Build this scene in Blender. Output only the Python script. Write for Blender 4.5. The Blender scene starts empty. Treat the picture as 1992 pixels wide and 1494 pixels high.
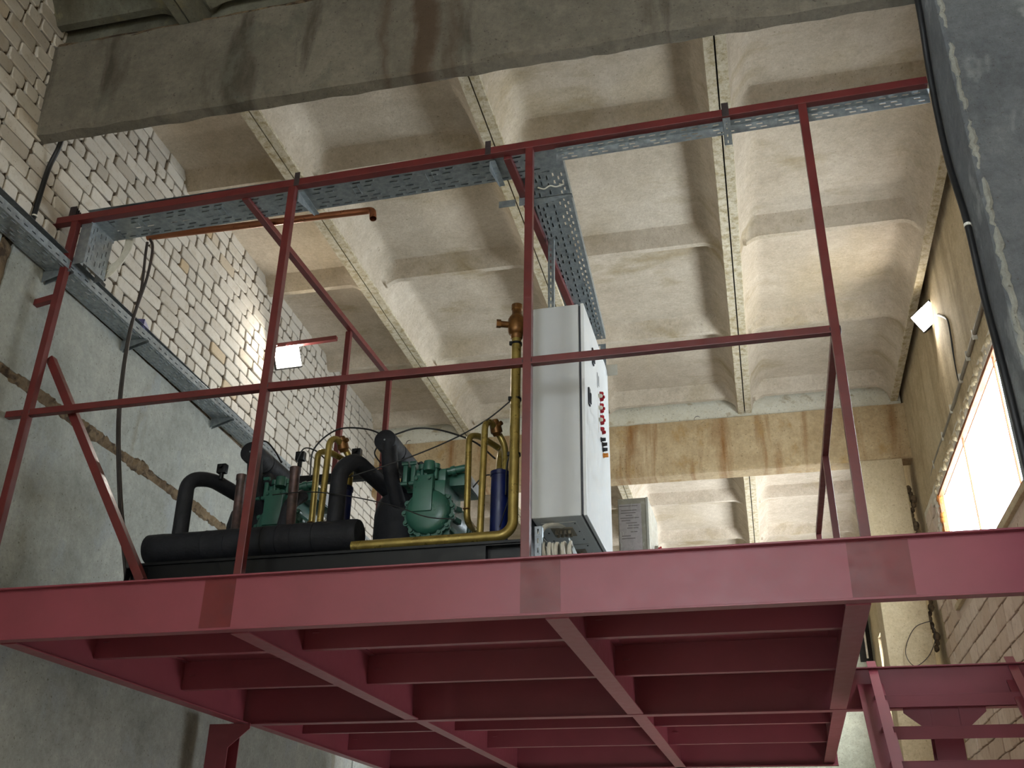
import bpy, bmesh, math, random
from mathutils import Vector, Matrix, noise
R = random.Random(7)
C = bpy.context.scene.collection
PI = math.pi

# ------------------------------------------------------------ camera, sky, light, exposure
cd = bpy.data.cameras.new('camera'); cam = bpy.data.objects.new('camera', cd); C.objects.link(cam)
cd.sensor_width = 36; cd.lens = 36*1991.45/1992; cd.clip_start = .05; cd.clip_end = 200
YAW, PIT, ROL = -0.25178, 0.47249, 0.01804
fwd = Vector((math.sin(YAW)*math.cos(PIT), math.cos(YAW)*math.cos(PIT), math.sin(PIT)))
rt = Vector((math.cos(YAW), -math.sin(YAW), 0)); up = rt.cross(fwd)
r2 = rt*math.cos(ROL)+up*math.sin(ROL); u2 = up*math.cos(ROL)-rt*math.sin(ROL)
m = Matrix((r2, u2, -fwd)).transposed().to_4x4(); m.translation = (1.28561, -4.7338, -1.53447)
cam.matrix_world = m
sc = bpy.context.scene; sc.camera = cam
sc.view_settings.view_transform = 'Standard'; sc.view_settings.look = 'None'
sc.view_settings.gamma = 1; sc.view_settings.use_curve_mapping = False
sc.view_settings.exposure = 0.0
w = bpy.data.worlds.new('sky'); sc.world = w; w.use_nodes = True
w.node_tree.nodes['Background'].inputs[0].default_value = (.86, .93, 1.0, 1)
w.node_tree.nodes['Background'].inputs[1].default_value = 21.0

def area(name, loc, direction, sx, sy, power=0, col=(1, 1, 1), portal=False, spread=None):
    l = bpy.data.lights.new(name, 'AREA'); l.shape = 'RECTANGLE'; l.size = sx; l.size_y = sy
    l.energy = power; l.color = col
    if spread: l.spread = spread
    o = bpy.data.objects.new(name, l); C.objects.link(o); o.location = loc
    d = Vector(direction).normalized()
    o.rotation_euler = d.to_track_quat('-Z', 'Y').to_euler()
    if portal: l.cycles.is_portal = True
    return o
area('window_portal', (3.2, 3.5, 1.64), (-1, 0, 0), 4.1, 1.15, portal=True)
area('window_portal', (3.2, 10.0, 1.6), (-1, 0, 0), 5.3, 1.7, portal=True)
area('window_portal', (0.9, -8.9, 1.4), (0, 1, 0), 1.5, 2.4, portal=True)  # unseen opening behind the camera, added and sized to light the front
area('low_opening_portal', (3.2, 3.6, -2.6), (-1, 0, 0), 2.0, .95, portal=True)  # unseen low wall opening, added to light the platform underside
# wall floodlights (their own light)
area('floodlight_beam', (2.93, 4.25, 3.36), (-.75, -.55, -.35), .2, .15, 14, (1, .95, .86))
area('floodlight_beam', (-3.06, 3.30, 3.30), (.55, -.8, -.3), .2, .15, 16, (1, .95, .86))

# ------------------------------------------------------------ helpers
I4 = Matrix.Identity(4)
RB = Matrix.Rotation(0.0102, 4, 'Z')                       # the building sits a touch askew to the platform
WL = Matrix.Translation((-3.13, -.35, 0)) @ Matrix.Rotation(0.036, 4, 'Z')   # left wall: local x out, y along
WM = {}

def lin(c):
    if isinstance(c, str): c = [int(c[i:i+2], 16)/255 for i in (0, 2, 4)]
    return [x/12.92 if x <= .04045 else ((x+.055)/1.055)**2.4 for x in c]

def tag(o, label=None, cat=None, group=None, kind=None):
    if label: o['label'] = label
    if cat: o['category'] = cat
    if group: o['group'] = group
    if kind: o['kind'] = kind
    return o

def thing(name, loc, label=None, cat=None, group=None, kind=None, rz=0):
    o = bpy.data.objects.new(name, None); C.objects.link(o); o.empty_display_size = .1
    M = Matrix.Translation(loc) @ Matrix.Rotation(rz, 4, 'Z')
    o.matrix_basis = M; WM[o.name] = M
    return tag(o, label, cat, group, kind)

def link_mesh(name, me, parent=None, M=I4):
    o = bpy.data.objects.new(name, me); C.objects.link(o)
    if parent:
        o.parent = parent; o.matrix_parent_inverse = WM[parent.name].inverted()
    o.matrix_basis = M; WM[o.name] = M
    return o

def obj(name, bm, mat, parent=None, M=I4, smooth=False, kind=None, label=None, cat=None, group=None, slots=None):
    """links a bmesh built in world (or M-local) coordinates as one mesh object, origin in its middle"""
    lo = Vector((1e9,)*3); hi = Vector((-1e9,)*3)
    for v in bm.verts:
        for i in range(3):
            lo[i] = min(lo[i], v.co[i]); hi[i] = max(hi[i], v.co[i])
    c = (lo+hi)/2
    if parent is None and not kind: c.z = lo.z
    bmesh.ops.translate(bm, verts=bm.verts, vec=-c)
    bmesh.ops.recalc_face_normals(bm, faces=bm.faces)
    me = bpy.data.meshes.new(name); bm.to_mesh(me); bm.free()
    for mm in (slots or [mat]): me.materials.append(mm)
    if smooth:
        for p in me.polygons: p.use_smooth = True
        if smooth != 'all':
            try: me.set_sharp_from_angle(angle=math.radians(38))
            except Exception: pass
    o = link_mesh(name, me, parent, M @ Matrix.Translation(c))
    return tag(o, label, cat, group, kind)

def nb(): return bmesh.new()

def abox(bm, x0, x1, y0, y1, z0, z1, bev=0, M=None):
    if x1 < x0: x0, x1 = x1, x0
    if y1 < y0: y0, y1 = y1, y0
    if z1 < z0: z0, z1 = z1, z0
    vs = [bm.verts.new((x, y, z)) for z in (z0, z1) for y in (y0, y1) for x in (x0, x1)]
    fs = [bm.faces.new([vs[i] for i in f]) for f in ((0, 2, 3, 1), (4, 5, 7, 6), (0, 1, 5, 4), (2, 6, 7, 3), (0, 4, 6, 2), (1, 3, 7, 5))]
    out = vs
    if bev:
        es = list({e for f in fs for e in f.edges})
        r = bmesh.ops.bevel(bm, geom=es, offset=bev, segments=2, affect='EDGES', profile=.6)
        out = list({v for f in r['faces'] for v in f.verts} | {v for v in vs if v.is_valid})
    if M is not None: bmesh.ops.transform(bm, matrix=M, verts=out)
    return out

def box(name, mat, parent, x0, x1, y0, y1, z0, z1, bev=.002, M=I4, **k):
    bm = nb(); abox(bm, x0, x1, y0, y1, z0, z1, bev)
    return obj(name, bm, mat, parent, M, **k)

def bar(bm, a, b, wd, dp=None, ref=None, bev=0.003):
    """square bar from a to b"""
    a = Vector(a); b = Vector(b); d = b-a; L = d.length; dp = dp or wd
    z = d.normalized(); ref = Vector(ref or ((0, 0, 1) if abs(z.z) < .9 else (1, 0, 0)))
    x = ref.cross(z).normalized(); y = z.cross(x)
    M = Matrix((x, y, z)).transposed().to_4x4(); M.translation = a
    abox(bm, -wd/2, wd/2, -dp/2, dp/2, 0, L, bev, M)

def cyl(bm, a, b, r, n=20, r2=None, caps=True):
    a = Vector(a); b = Vector(b); d = b-a; z = d.normalized()
    ref = Vector((0, 0, 1)) if abs(z.z) < .9 else Vector((1, 0, 0))
    x = ref.cross(z).normalized(); y = z.cross(x); r2 = r if r2 is None else r2
    A = [bm.verts.new(a+(x*math.cos(t)+y*math.sin(t))*r) for t in [2*PI*i/n for i in range(n)]]
    B = [bm.verts.new(b+(x*math.cos(t)+y*math.sin(t))*r2) for t in [2*PI*i/n for i in range(n)]]
    for i in range(n): bm.faces.new((A[i], A[(i+1) % n], B[(i+1) % n], B[i]))
    if caps: bm.faces.new(A[::-1]); bm.faces.new(B)

def lathe(bm, a, d, prof, n=24):
    """prof: list of (t along d, radius)"""
    a = Vector(a); z = Vector(d).normalized()
    ref = Vector((0, 0, 1)) if abs(z.z) < .9 else Vector((1, 0, 0))
    x = ref.cross(z).normalized(); y = z.cross(x); rings = []
    for t, r in prof:
        rings.append([bm.verts.new(a+z*t+(x*math.cos(q)+y*math.sin(q))*max(r, 1e-4)) for q in [2*PI*i/n for i in range(n)]])
    for A, B in zip(rings, rings[1:]):
        for i in range(n): bm.faces.new((A[i], A[(i+1) % n], B[(i+1) % n], B[i]))
    bm.faces.new(rings[0][::-1]); bm.faces.new(rings[-1])

def rounded(pts, rad, seg=7):
    pts = [Vector(p) for p in pts]; out = [pts[0]]
    for p0, p1, p2 in zip(pts, pts[1:], pts[2:]):
        a = p0-p1; b = p2-p1; r = min(rad, a.length*.48, b.length*.48)
        s = p1+a.normalized()*r; e = p1+b.normalized()*r
        for i in range(seg+1):
            t = i/seg; out.append(s*(1-t)**2+p1*2*t*(1-t)+e*t*t)
    out.append(pts[-1]); return out

def catmull(pts, n=8):
    P = [Vector(p) for p in pts]; P = [P[0]*2-P[1]]+P+[P[-1]*2-P[-2]]; out = []
    for i in range(1, len(P)-2):
        for k in range(n):
            t = k/n; a, b, c, d = P[i-1:i+3]
            out.append(.5*((2*b)+(c-a)*t+(2*a-5*b+4*c-d)*t*t+(-a+3*b-3*c+d)*t**3))
    out.append(P[-2]); return out

def tube(bm, pts, r, n=12, caps=True, wob=0):
    pts = [Vector(p) for p in pts]
    q = [pts[0]]
    for p in pts[1:]:
        if (p-q[-1]).length > 1e-5: q.append(p)
    pts = q; T = []
    for i in range(len(pts)):
        T.append((pts[min(i+1, len(pts)-1)]-pts[max(i-1, 0)]).normalized())
    nrm = T[0].orthogonal().normalized(); rings = []
    for p, t in zip(pts, T):
        nrm = (nrm-t*nrm.dot(t)).normalized(); b = t.cross(nrm)
        rr = r*(1+(wob*noise.noise(p*9) if wob else 0))
        rings.append([bm.verts.new(p+(nrm*math.cos(a)+b*math.sin(a))*rr) for a in [2*PI*i/n for i in range(n)]])
    for A, B in zip(rings, rings[1:]):
        for i in range(n): bm.faces.new((A[i], A[(i+1) % n], B[(i+1) % n], B[i]))
    if caps: bm.faces.new(rings[0][::-1]); bm.faces.new(rings[-1])

def pipe(name, mat, parent, pts, r, rad=.06, n=14, wob=0, M=I4, curve=False, **k):
    bm = nb(); tube(bm, catmull(pts) if curve else rounded(pts, rad), r, n, True, wob)
    return obj(name, bm, mat, parent, M, smooth=True, **k)

def prism(bm, outline, axis, a, b):
    """outline: 2D points in the two other axes (order x,y,z without axis)"""
    def P(p, t):
        return {'x': (t, p[0], p[1]), 'y': (p[0], t, p[1]), 'z': (p[0], p[1], t)}[axis]
    A = [bm.verts.new(P(p, a)) for p in outline]; B = [bm.verts.new(P(p, b)) for p in outline]
    n = len(outline)
    for i in range(n): bm.faces.new((A[i], A[(i+1) % n], B[(i+1) % n], B[i]))
    bm.faces.new(A[::-1]); bm.faces.new(B)

def dup(root, delta, label=None):
    def rec(o, parent, Mnew):
        c = o.copy(); C.objects.link(c)
        if parent:
            c.parent = parent; c.matrix_parent_inverse = o.matrix_parent_inverse.copy()
        if Mnew is not None: c.matrix_basis = Mnew
        for ch in o.children: rec(ch, c, None)
        return c
    M = Matrix.Translation(delta) @ WM[root.name]
    c = rec(root, None, M); WM[c.name] = M
    if label: c['label'] = label
    return c

# ------------------------------------------------------------ materials
def nt(name):
    m = bpy.data.materials.new(name); m.use_nodes = True
    t = m.node_tree; return m, t, t.nodes['Principled BSDF']
def node(t, typ, **k):
    n = t.nodes.new(typ)
    for a, b in k.items():
        if a in n.inputs: n.inputs[a].default_value = b
        else: setattr(n, a, b)
    return n
def ramp(t, fac, stops):
    r = t.nodes.new('ShaderNodeValToRGB'); e = r.color_ramp.elements
    while len(e) < len(stops): e.new(.5)
    for x, (p, c) in zip(e, stops):
        x.position = p; x.color = (c if isinstance(c, (list, tuple)) and len(c) == 4 else list(lin(c))+[1]) if not isinstance(c, (int, float)) else (c, c, c, 1)
    t.links.new(fac, r.inputs[0]); return r.outputs[0]
def mix(t, fac, a, b, mode='MIX'):
    n = t.nodes.new('ShaderNodeMix'); n.data_type = 'RGBA'; n.blend_type = mode
    for s, i in ((fac, 0), (a, 6), (b, 7)):
        if hasattr(s, 'links') or hasattr(s, 'is_linked'): t.links.new(s, n.inputs[i])
        elif i == 0: n.inputs[0].default_value = s
        else: n.inputs[i].default_value = list(lin(s))+[1]
    return n.outputs[2]
def wcoord(t, scale=(1, 1, 1)):
    g = t.nodes.new('ShaderNodeNewGeometry'); mp = t.nodes.new('ShaderNodeMapping'); mp.inputs['Scale'].default_value = scale
    t.links.new(g.outputs['Position'], mp.inputs[0]); return mp.outputs[0]
def ns(t, co, scale, detail=5, rough=.55, dist=0):
    n = t.nodes.new('ShaderNodeTexNoise'); n.inputs['Scale'].default_value = scale
    n.inputs['Detail'].default_value = detail; n.inputs['Roughness'].default_value = rough; n.inputs['Distortion'].default_value = dist
    t.links.new(co, n.inputs['Vector']); return n.outputs[0]
def bump(t, p, h, strength, dist=.01):
    b = t.nodes.new('ShaderNodeBump'); b.inputs['Strength'].default_value = strength; b.inputs['Distance'].default_value = dist
    t.links.new(h, b.inputs['Height']); t.links.new(b.outputs[0], p.inputs['Normal'])

def concrete(name, dark, mid, light, stain=None, soffit=False, sc_stain=(1, 1, 1), lo=.52, hi=.68, stain2=None, grit=.5, sp='4a4238', bs=.35):
    m, t, p = nt(name); co = wcoord(t)
    a = ns(t, co, 1.3, 7, .6); b = ns(t, co, 9, 6, .65)
    base = mix(t, .45, ramp(t, a, [(.32, dark), (.5, mid), (.68, light)]), ramp(t, b, [(.35, dark), (.55, mid), (.72, light)]))
    if stain:
        s = ns(t, wcoord(t, sc_stain), 1.0, 5, .6, .4)
        base = mix(t, ramp(t, s, [(lo, 0.0), (hi, 1.0)]), base, stain)
    if stain2:
        s = ns(t, wcoord(t, (3.1, 3.1, 2.2)), 1.0, 6, .65, .2)
        base = mix(t, ramp(t, s, [(.56, 0.0), (.66, .8)]), base, stain2)
    if soffit:          # worn, rust-marked soffits of the long ribs
        g = t.nodes.new('ShaderNodeNewGeometry'); sx = t.nodes.new('ShaderNodeSeparateXYZ'); t.links.new(g.outputs['Position'], sx.inputs[0])
        lt = t.nodes.new('ShaderNodeMath'); lt.operation = 'LESS_THAN'; lt.inputs[1].default_value = 3.715; t.links.new(sx.outputs[2], lt.inputs[0])
        rough = ramp(t, ns(t, co, 16, 8, .75), [(.3, '8f7950'), (.43, 'ac9d7d'), (.53, 'c2b69d'), (.7, 'd3c9b3')])
        base = mix(t, lt.outputs[0], base, rough)
        yr = ramp(t, ns(t, wcoord(t, (.9, .6, .9)), 1.0, 3, .5), [(.55, 0.0), (.7, .22)])
        base = mix(t, yr, base, 'b29a66')
    pit = ns(t, co, 55, 3, .6)
    base = mix(t, ramp(t, pit, [(.30, .7), (.37, 0.0)]), base, sp)
    fine = ns(t, co, 34, 9, .8); base = mix(t, .5, base, ramp(t, fine, [(.32, '9c9c9c'), (.5, 'bcbcbc'), (.68, 'd8d8d8')]), 'OVERLAY')
    t.links.new(base, p.inputs['Base Color']); p.inputs['Roughness'].default_value = .92
    bb = ns(t, co, 20, 10, .78); bump(t, p, bb, min(1, bs*1.5), .02*grit*2)
    return m

def paint(name, col, col2, rough=.42, metal=0, sc_=6, bs=.05, dirt=None, spec=.5, rv=.1):
    m, t, p = nt(name); co = wcoord(t)
    n = ns(t, co, sc_, 5, .6); base = ramp(t, n, [(.35, col2), (.65, col)])
    if dirt:
        d = ns(t, co, 4.5, 7, .7); base = mix(t, ramp(t, d, [(.5, 0.0), (.8, .45)]), base, dirt)
    t.links.new(base, p.inputs['Base Color'])
    t.links.new(ramp(t, ns(t, co, 18, 3), [(.3, max(rough-rv, .05)), (.7, min(rough+rv, 1))]), p.inputs['Roughness'])
    p.inputs['Metallic'].default_value = metal; p.inputs['Specular IOR Level'].default_value = spec
    bump(t, p, ns(t, co, 60, 3), bs, .004)
    return m

M_ceil = concrete('ceiling_concrete', soffit=True, dark='ab9d89', mid='c0b29e', light='d3c6b4', stain='a39274', sc_stain=(1.2, 2.6, .4), lo=.56, hi=.72, sp='8a7a60', bs=.3)
M_ceil_damp_dim = concrete('damp_dimmed_ceiling_concrete', '57564a', '6b695b', '7e7a69', stain='4a4434', sc_stain=(1.4, 1.4, .5), lo=.5, hi=.7, stain2='7d7458', sp='3d382c', bs=.4)  # damp stains, with the near bay's weak light also darkened into the colour
M_beam_near = concrete('near_beam_concrete', '5c564a', '716a5d', '837b6c', stain='474034', sc_stain=(3.3, .3, .55), lo=.55, hi=.68, stain2='5c5a4e', sp='3b342a', bs=.5)  # dirty concrete; the near bay's dimness is also put into the colour
M_beam_far = concrete('far_beam_concrete', 'a38a66', 'b8a07a', 'cdb894', stain='8a5f31', sc_stain=(3.6, .3, .4), lo=.5, hi=.66, stain2='a98856', sp='57432c', bs=.35)
M_wall_panel = concrete('grey_wall_concrete', '7b7c75', '92938b', 'a6a59b', stain='6b6049', sc_stain=(.4, 1.7, .35), lo=.6, hi=.75, stain2='8f9290', sp='55503f', bs=.3)
M_wall_right = concrete('beige_wall_plaster', 'a3906f', 'b9a684', 'c9b897', stain='8f7c5c', sc_stain=(.5, 2.4, .3), lo=.56, hi=.74, sp='6d5c44', bs=.35)
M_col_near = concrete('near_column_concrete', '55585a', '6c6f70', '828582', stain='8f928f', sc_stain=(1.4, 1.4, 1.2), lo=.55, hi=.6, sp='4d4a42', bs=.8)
M_chip = concrete('broken_concrete', '85857c', '9c9b90', 'b2b0a4', bs=.8)
M_wall_far = concrete('far_wall_plaster', '8a8a78', 'a09f8c', 'b5b29d', bs=.3)
M_col_far = concrete('far_column_concrete', 'b09c7b', 'c0ad8b', 'cdbb9b', sp='76664c', bs=.3)
M_mortar = concrete('rough_mortar', '5c4a34', '78644a', '978363', stain='3d2d1c', sc_stain=(9, 9, 9), lo=.5, hi=.62, bs=1.0)
M_joint = concrete('eroded_brick_mortar', '4a3c2d', '614f3b', '7a674f', stain='2f261b', sc_stain=(12, 12, 14), lo=.5, hi=.6, sp='2e261c', bs=1.0)
M_infill = concrete('white_mortar', 'cfc8b2', 'ddd7c3', 'e8e3d2', stain='b7a683', sc_stain=(6, 2, 8), lo=.58, hi=.7, bs=.5)
M_floor = concrete('floor_concrete', 'a39d92', 'b5aea2', 'c2bbae')
M_gap = paint('dark_joint', '1e1a15', '14110e', .95)

def streak(mat, stops, lo, hi, col):
    # rust run of a fixed place on the member: follows world x, frayed by noise
    t = mat.node_tree; p = t.nodes['Principled BSDF']; src = p.inputs['Base Color'].links[0].from_socket
    g = t.nodes.new('ShaderNodeNewGeometry'); sx = t.nodes.new('ShaderNodeSeparateXYZ'); t.links.new(g.outputs['Position'], sx.inputs[0])
    n = ns(t, wcoord(t, (2.2, 1, 1.6)), 2.0, 6, .65)
    ad = t.nodes.new('ShaderNodeMath'); ad.operation = 'MULTIPLY_ADD'; t.links.new(n, ad.inputs[0]); ad.inputs[1].default_value = .22; t.links.new(sx.outputs[0], ad.inputs[2])
    mr_ = t.nodes.new('ShaderNodeMapRange'); mr_.inputs[1].default_value = lo+.11; mr_.inputs[2].default_value = hi+.11; t.links.new(ad.outputs[0], mr_.inputs[0])
    t.links.new(mix(t, ramp(t, mr_.outputs[0], stops), src, col), p.inputs['Base Color'])
streak(M_beam_near, [(0, 0.0), (.05, .55), (.11, .05), (.22, .1), (.27, .85), (.36, .8), (.42, .15), (.5, .45), (.56, 0.0), (1, 0.0)], -.75, .25, '47331f')
def brickmat(name, stops, dirt, jit=.18):
    m, t, p = nt(name); co = wcoord(t)
    oi = t.nodes.new('ShaderNodeObjectInfo')
    base = ramp(t, oi.outputs['Random'], stops)
    n = ns(t, co, 14, 6, .65); base = mix(t, ramp(t, n, [(.5, 0.0), (.74, .6)]), base, dirt)
    s = ns(t, co, 70, 3); base = mix(t, ramp(t, s, [(.27, .7), (.34, 0.0)]), base, '6b5a43')
    t.links.new(base, p.inputs['Base Color']); p.inputs['Roughness'].default_value = .9
    bump(t, p, ns(t, co, 40, 7, .7), .35, .008); return m
M_brick = brickmat('white_brick', [(0, 'aea597'), (.3, 'beb6a9'), (.6, 'c9c1b4'), (.95, 'c4bcae'), (1, 'b59f7e')], 'a89a84')
M_brick_r = brickmat('whitewashed_brick', [(0, 'b8a18c'), (.5, 'c6b19d'), (1, 'd2c0ae')], '9e8570')

M_red = paint('red_oxide_paint', '642725', '56201f', .38, bs=.06, dirt='5e2a25')
M_redb = paint('red_oxide_beam_paint', '873f49', '7d3b43', .42, sc_=1.6, bs=.05, rv=.03)
M_patch = paint('fresh_red_primer', '6c2526', '601f20', .4)
M_weld = paint('weld_scorch', '453a3a', '2f2727', .5, .4)
M_galv = paint('galvanised_steel', 'a5abad', '8b9295', .38, .75, sc_=30, bs=.05)
M_black = paint('black_frame_paint', '0d0d0f', '08080a', .4, sc_=5, dirt='131316', spec=.3)
M_foam = paint('black_pipe_insulation', '1c1d22', '131418', .7, sc_=8, bs=.6, dirt='28282b', spec=.3)
M_rubber = paint('black_cable', '161616', '101010', .5)
M_brown = paint('dark_brown_cable', '352a24', '261f1a', .6)
M_green = paint('compressor_green_paint', '2c5a4c', '244b40', .36, bs=.12)
M_brass = paint('gold_painted_pipe', '9c8848', '836f37', .34, .55, sc_=14, dirt='63522a')
M_valve = paint('bronze_valve', '7c5426', '5c3d1e', .4, .6, sc_=20)
M_copper = paint('copper_tube', 'b87a58', 'a8694a', .36, .85, sc_=5)
M_oxcop = paint('oxidised_copper', '5f4a47', '3c312f', .5, .6, sc_=20, dirt='3c4a42')
M_blue = paint('navy_blue_paint', '0f1c52', '0b1540', .4)
M_cab = paint('light_grey_enamel', 'b9bcbc', 'b2b5b6', .4, sc_=2)
M_door = paint('white_door_enamel', 'd3d6d6', 'cccfd0', .38, sc_=2)
M_seal = paint('dark_seal', '2b2e34', '202227', .6)
M_wcable = paint('white_cable', 'c9c5b8', 'b3ad9e', .5, sc_=20)
M_redl = paint('red_indicator_plastic', 'b3132a', '96101f', .25)
M_orange = paint('orange_plastic', 'e08a20', 'c97818', .3)
M_label = paint('dark_grey_label', '4a4e55', '3c4046', .5)
M_wrap = paint('film_wrapped_grey_panel', 'a09b8c', '918c7e', .22, sc_=9, bs=.5)
M_paper = paint('printed_sheet_paper', 'b5adad', 'a9a2a2', .3, sc_=5, bs=.2)
M_ink = paint('grey_print', '77706c', '6a6460', .5)
M_film = paint('pale_cast_film', 'c8c6ba', 'b7b5aa', .12, bs=.4)
M_pfoam = paint('orange_mounting_foam', 'c07a35', 'a5602a', .85, sc_=18, bs=.8)
M_wfoam = paint('white_mounting_foam', 'd9d2c2', 'c2b9a5', .85, sc_=18, bs=.8)
M_wood = paint('orange_brown_window_frame', '9a5a32', '7c4626', .6)
M_violet = paint('violet_printed_card', '55507c', '3d3a66', .6, sc_=60)
M_grey = paint('grey_pvc', '8c8272', '7a7163', .6)
M_tie = paint('white_cable_tie', 'd8d4c6', 'cac6b8', .4)
M_dark = paint('lamp_housing', '24211f', '1b1917', .5)
def emis(name, col, s):
    m, t, p = nt(name); p.inputs['Emission Color'].default_value = list(lin(col))+[1]; p.inputs['Emission Strength'].default_value = s
    p.inputs['Base Color'].default_value = (.9, .9, .9, 1); return m
M_lamp = emis('floodlight_glass', 'fff6e2', 32)
def glass():
    m = bpy.data.materials.new('window_glass'); m.use_nodes = True; t = m.node_tree; t.nodes.clear()
    o = t.nodes.new('ShaderNodeOutputMaterial'); a = t.nodes.new('ShaderNodeBsdfTransparent'); g = t.nodes.new('ShaderNodeBsdfGlossy'); g.inputs['Roughness'].default_value = .15
    mx = t.nodes.new('ShaderNodeMixShader'); mx.inputs[0].default_value = .06
    a.inputs[0].default_value = (.93, .95, .95, 1)
    t.links.new(a.outputs[0], mx.inputs[1]); t.links.new(g.outputs[0], mx.inputs[2]); t.links.new(mx.outputs[0], o.inputs[0]); return m
M_glass = glass()

# ------------------------------------------------------------ the hall
ZC = 3.70                       # underside of the slab ribs
ZF = 4.00                       # underside of the slab fields
FL = -3.15
box('floor', M_floor, None, -4, 3.6, -9.2, 14, FL-.2, FL, 0, kind='structure')

# ribbed roof slabs
def sstep(a, b, x):
    t = max(0, min(1, (x-a)/(b-a))); return t*t*(3-2*t)
def drop_long(t):
    if t < .07: return .30
    if t < .10: return .30-.11*(t-.07)/.03
    return .19*(1-sstep(.09, .25, t)**.8)
def drop_cross(t, far=False):
    if far and t > .05: t = .05+(t-.05)*1.9
    if t < .028: return .15
    if t < .05: return .15-.03*(t-.028)/.022
    return .12*(1-sstep(.05, .15, t)**.8)
def slab(name, x0, x1, y0, y1, ribs, seed, parent):
    W = x1-x0; bm = nb()
    half = [0, .0695, .0705, .085, .10, .13, .16, .19, .22, .25, .30]
    xs = half+[W*.33, W*.42, W*.5, W*.58, W*.67]+[W-h for h in half[::-1]]
    ys = {y0, y1}
    for r in ribs:
        for d in (-.18, -.14, -.11, -.08, -.052, -.028, .028, .052, .08, .11, .14, .18):
            if y0 < r+d < y1: ys.add(round(r+d, 4))
    y = y0
    while y < y1: ys.add(round(y, 4)); y += .22
    ys = sorted(ys); V = []
    for yy in ys:
        row = []
        for x in xs:
            t = min(x, W-x); dl = drop_long(t); dc = max([drop_cross(abs(yy-r), yy > r) for r in ribs]+[0])
            d = max(dl, dc)+(min(dl, dc)*.35 if min(dl, dc) > .01 and t > .1 else 0)
            d = min(d, .30)
            if t < .12: d += .006*noise.noise(Vector((x*6+seed, yy*7, 1)))*(1 if 0 < t else .2)
            row.append(bm.verts.new((x0+x+(.004*noise.noise(Vector((seed, yy*9, t*3))) if .05 < t < .09 else 0), yy, ZF-d)))
        V.append(row)
    for A, B in zip(V, V[1:]):
        for i in range(len(xs)-1): bm.faces.new((A[i], B[i], B[i+1], A[i+1]))
    # top and sides
    def top(r): return [bm.verts.new((v.co.x, v.co.y, ZF+.06)) for v in r]
    L_ = [r[0] for r in V]; R_ = [r[-1] for r in V]
    for side, tp in ((L_, top(L_)), (R_, top(R_)), (V[0], top(V[0])), (V[-1], top(V[-1]))):
        for i in range(len(side)-1): bm.faces.new((side[i], side[i+1], tp[i+1], tp[i]))
    q = [bm.verts.new(p) for p in ((x0, y0, ZF+.06), (x1, y0, ZF+.06), (x1, y1, ZF+.06), (x0, y1, ZF+.06))]
    bm.faces.new(q)
    o = obj(name, bm, M_ceil, parent, RB, smooth=True); return o
ceil = thing('ceiling', (0, 3, ZC), kind='structure')
JX = [-3.80, -2.10, -.41, 1.305, 3.02]
for k in range(4):
    a, b = JX[k]+.006, JX[k+1]-.006
    slab('roof_slab', a, b, -.215, 6.50, [-.17, 1.46, 3.12, 4.76, 6.36], k*3.1, ceil)
    slab('roof_slab', a-.01, b-.01, 6.56, 13.3, [6.7, 8.15, 9.82, 11.55, 13.1], k*5.7+20, ceil)
    slab('roof_slab', a, b, -7.0, -.28, [-.42, -2.1, -3.7, -5.3, -6.9], k*4.3+40, ceil).data.materials[0] = M_ceil_damp_dim
for k in (1, 2, 3):
    bm = nb(); abox(bm, JX[k]-.0058, JX[k]+.0058, -7, 6.53, ZC+.03, ZC+.2); abox(bm, JX[k]-.0158, JX[k]-.0042, 6.53, 13.3, ZC+.03, ZC+.2)
    obj('joint_filler', bm, M_gap, ceil, RB)
box('roof_cover', M_gap, ceil, -4.3, 3.7, -9.3, 14.2, 4.21, 4.3, 0)
# near roof beam: vertical face, narrow sole
def rough_prism(name, prof, x0, x1, mat, parent, seed, step=.12, amp=.008, M=RB):
    bm = nb(); n = len(prof); k = max(2, int((x1-x0)/step)); rings = []
    for i in range(k+1):
        x = x0+(x1-x0)*i/k
        rings.append([bm.verts.new((x, y+amp*noise.noise(Vector((x*5, j*3.3, seed))), z+amp*noise.noise(Vector((x*5, j*5.3, seed+9))))) for j, (y, z) in enumerate(prof)])
    for A, B in zip(rings, rings[1:]):
        for i in range(n): bm.faces.new((A[i], A[(i+1) % n], B[(i+1) % n], B[i]))
    bm.faces.new(rings[0][::-1]); bm.faces.new(rings[-1])
    return obj(name, bm, mat, parent, M)
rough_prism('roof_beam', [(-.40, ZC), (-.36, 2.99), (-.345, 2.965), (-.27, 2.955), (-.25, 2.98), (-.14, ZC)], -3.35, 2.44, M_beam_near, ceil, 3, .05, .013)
rough_prism('roof_beam', [(6.47, 3.655), (6.47, 3.0), (6.485, 2.985), (6.70, 2.985), (6.72, 3.0), (6.72, 3.655)], -3.6, 3.07, M_beam_far, ceil, 8)
rough_prism('roof_beam', [(13.2, 3.655), (13.2, 3.0), (13.45, 3.0), (13.45, 3.655)], -3.7, 3.07, M_beam_far, ceil, 5)
rough_prism('mortar_infill', [(6.50, 4.02), (6.49, 3.63), (6.70, 3.63), (6.70, 4.02)], -3.6, 3.05, M_infill, ceil, 2)
box('mortar_infill', M_ceil_damp_dim, ceil, -3.6, 3.05, -.33, -.2, 3.69, 3.99, 0, M=RB)  # takes the darkened near-bay colour so the gap above the beam stays dark
rough_prism('mortar_infill', [(-.385, ZC+.035), (-.395, ZC-.01), (-.2, ZC-.01), (-.2, ZC+.035)], -3.2, 2.4, M_mortar, ceil, 12, .05, .02)
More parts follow.
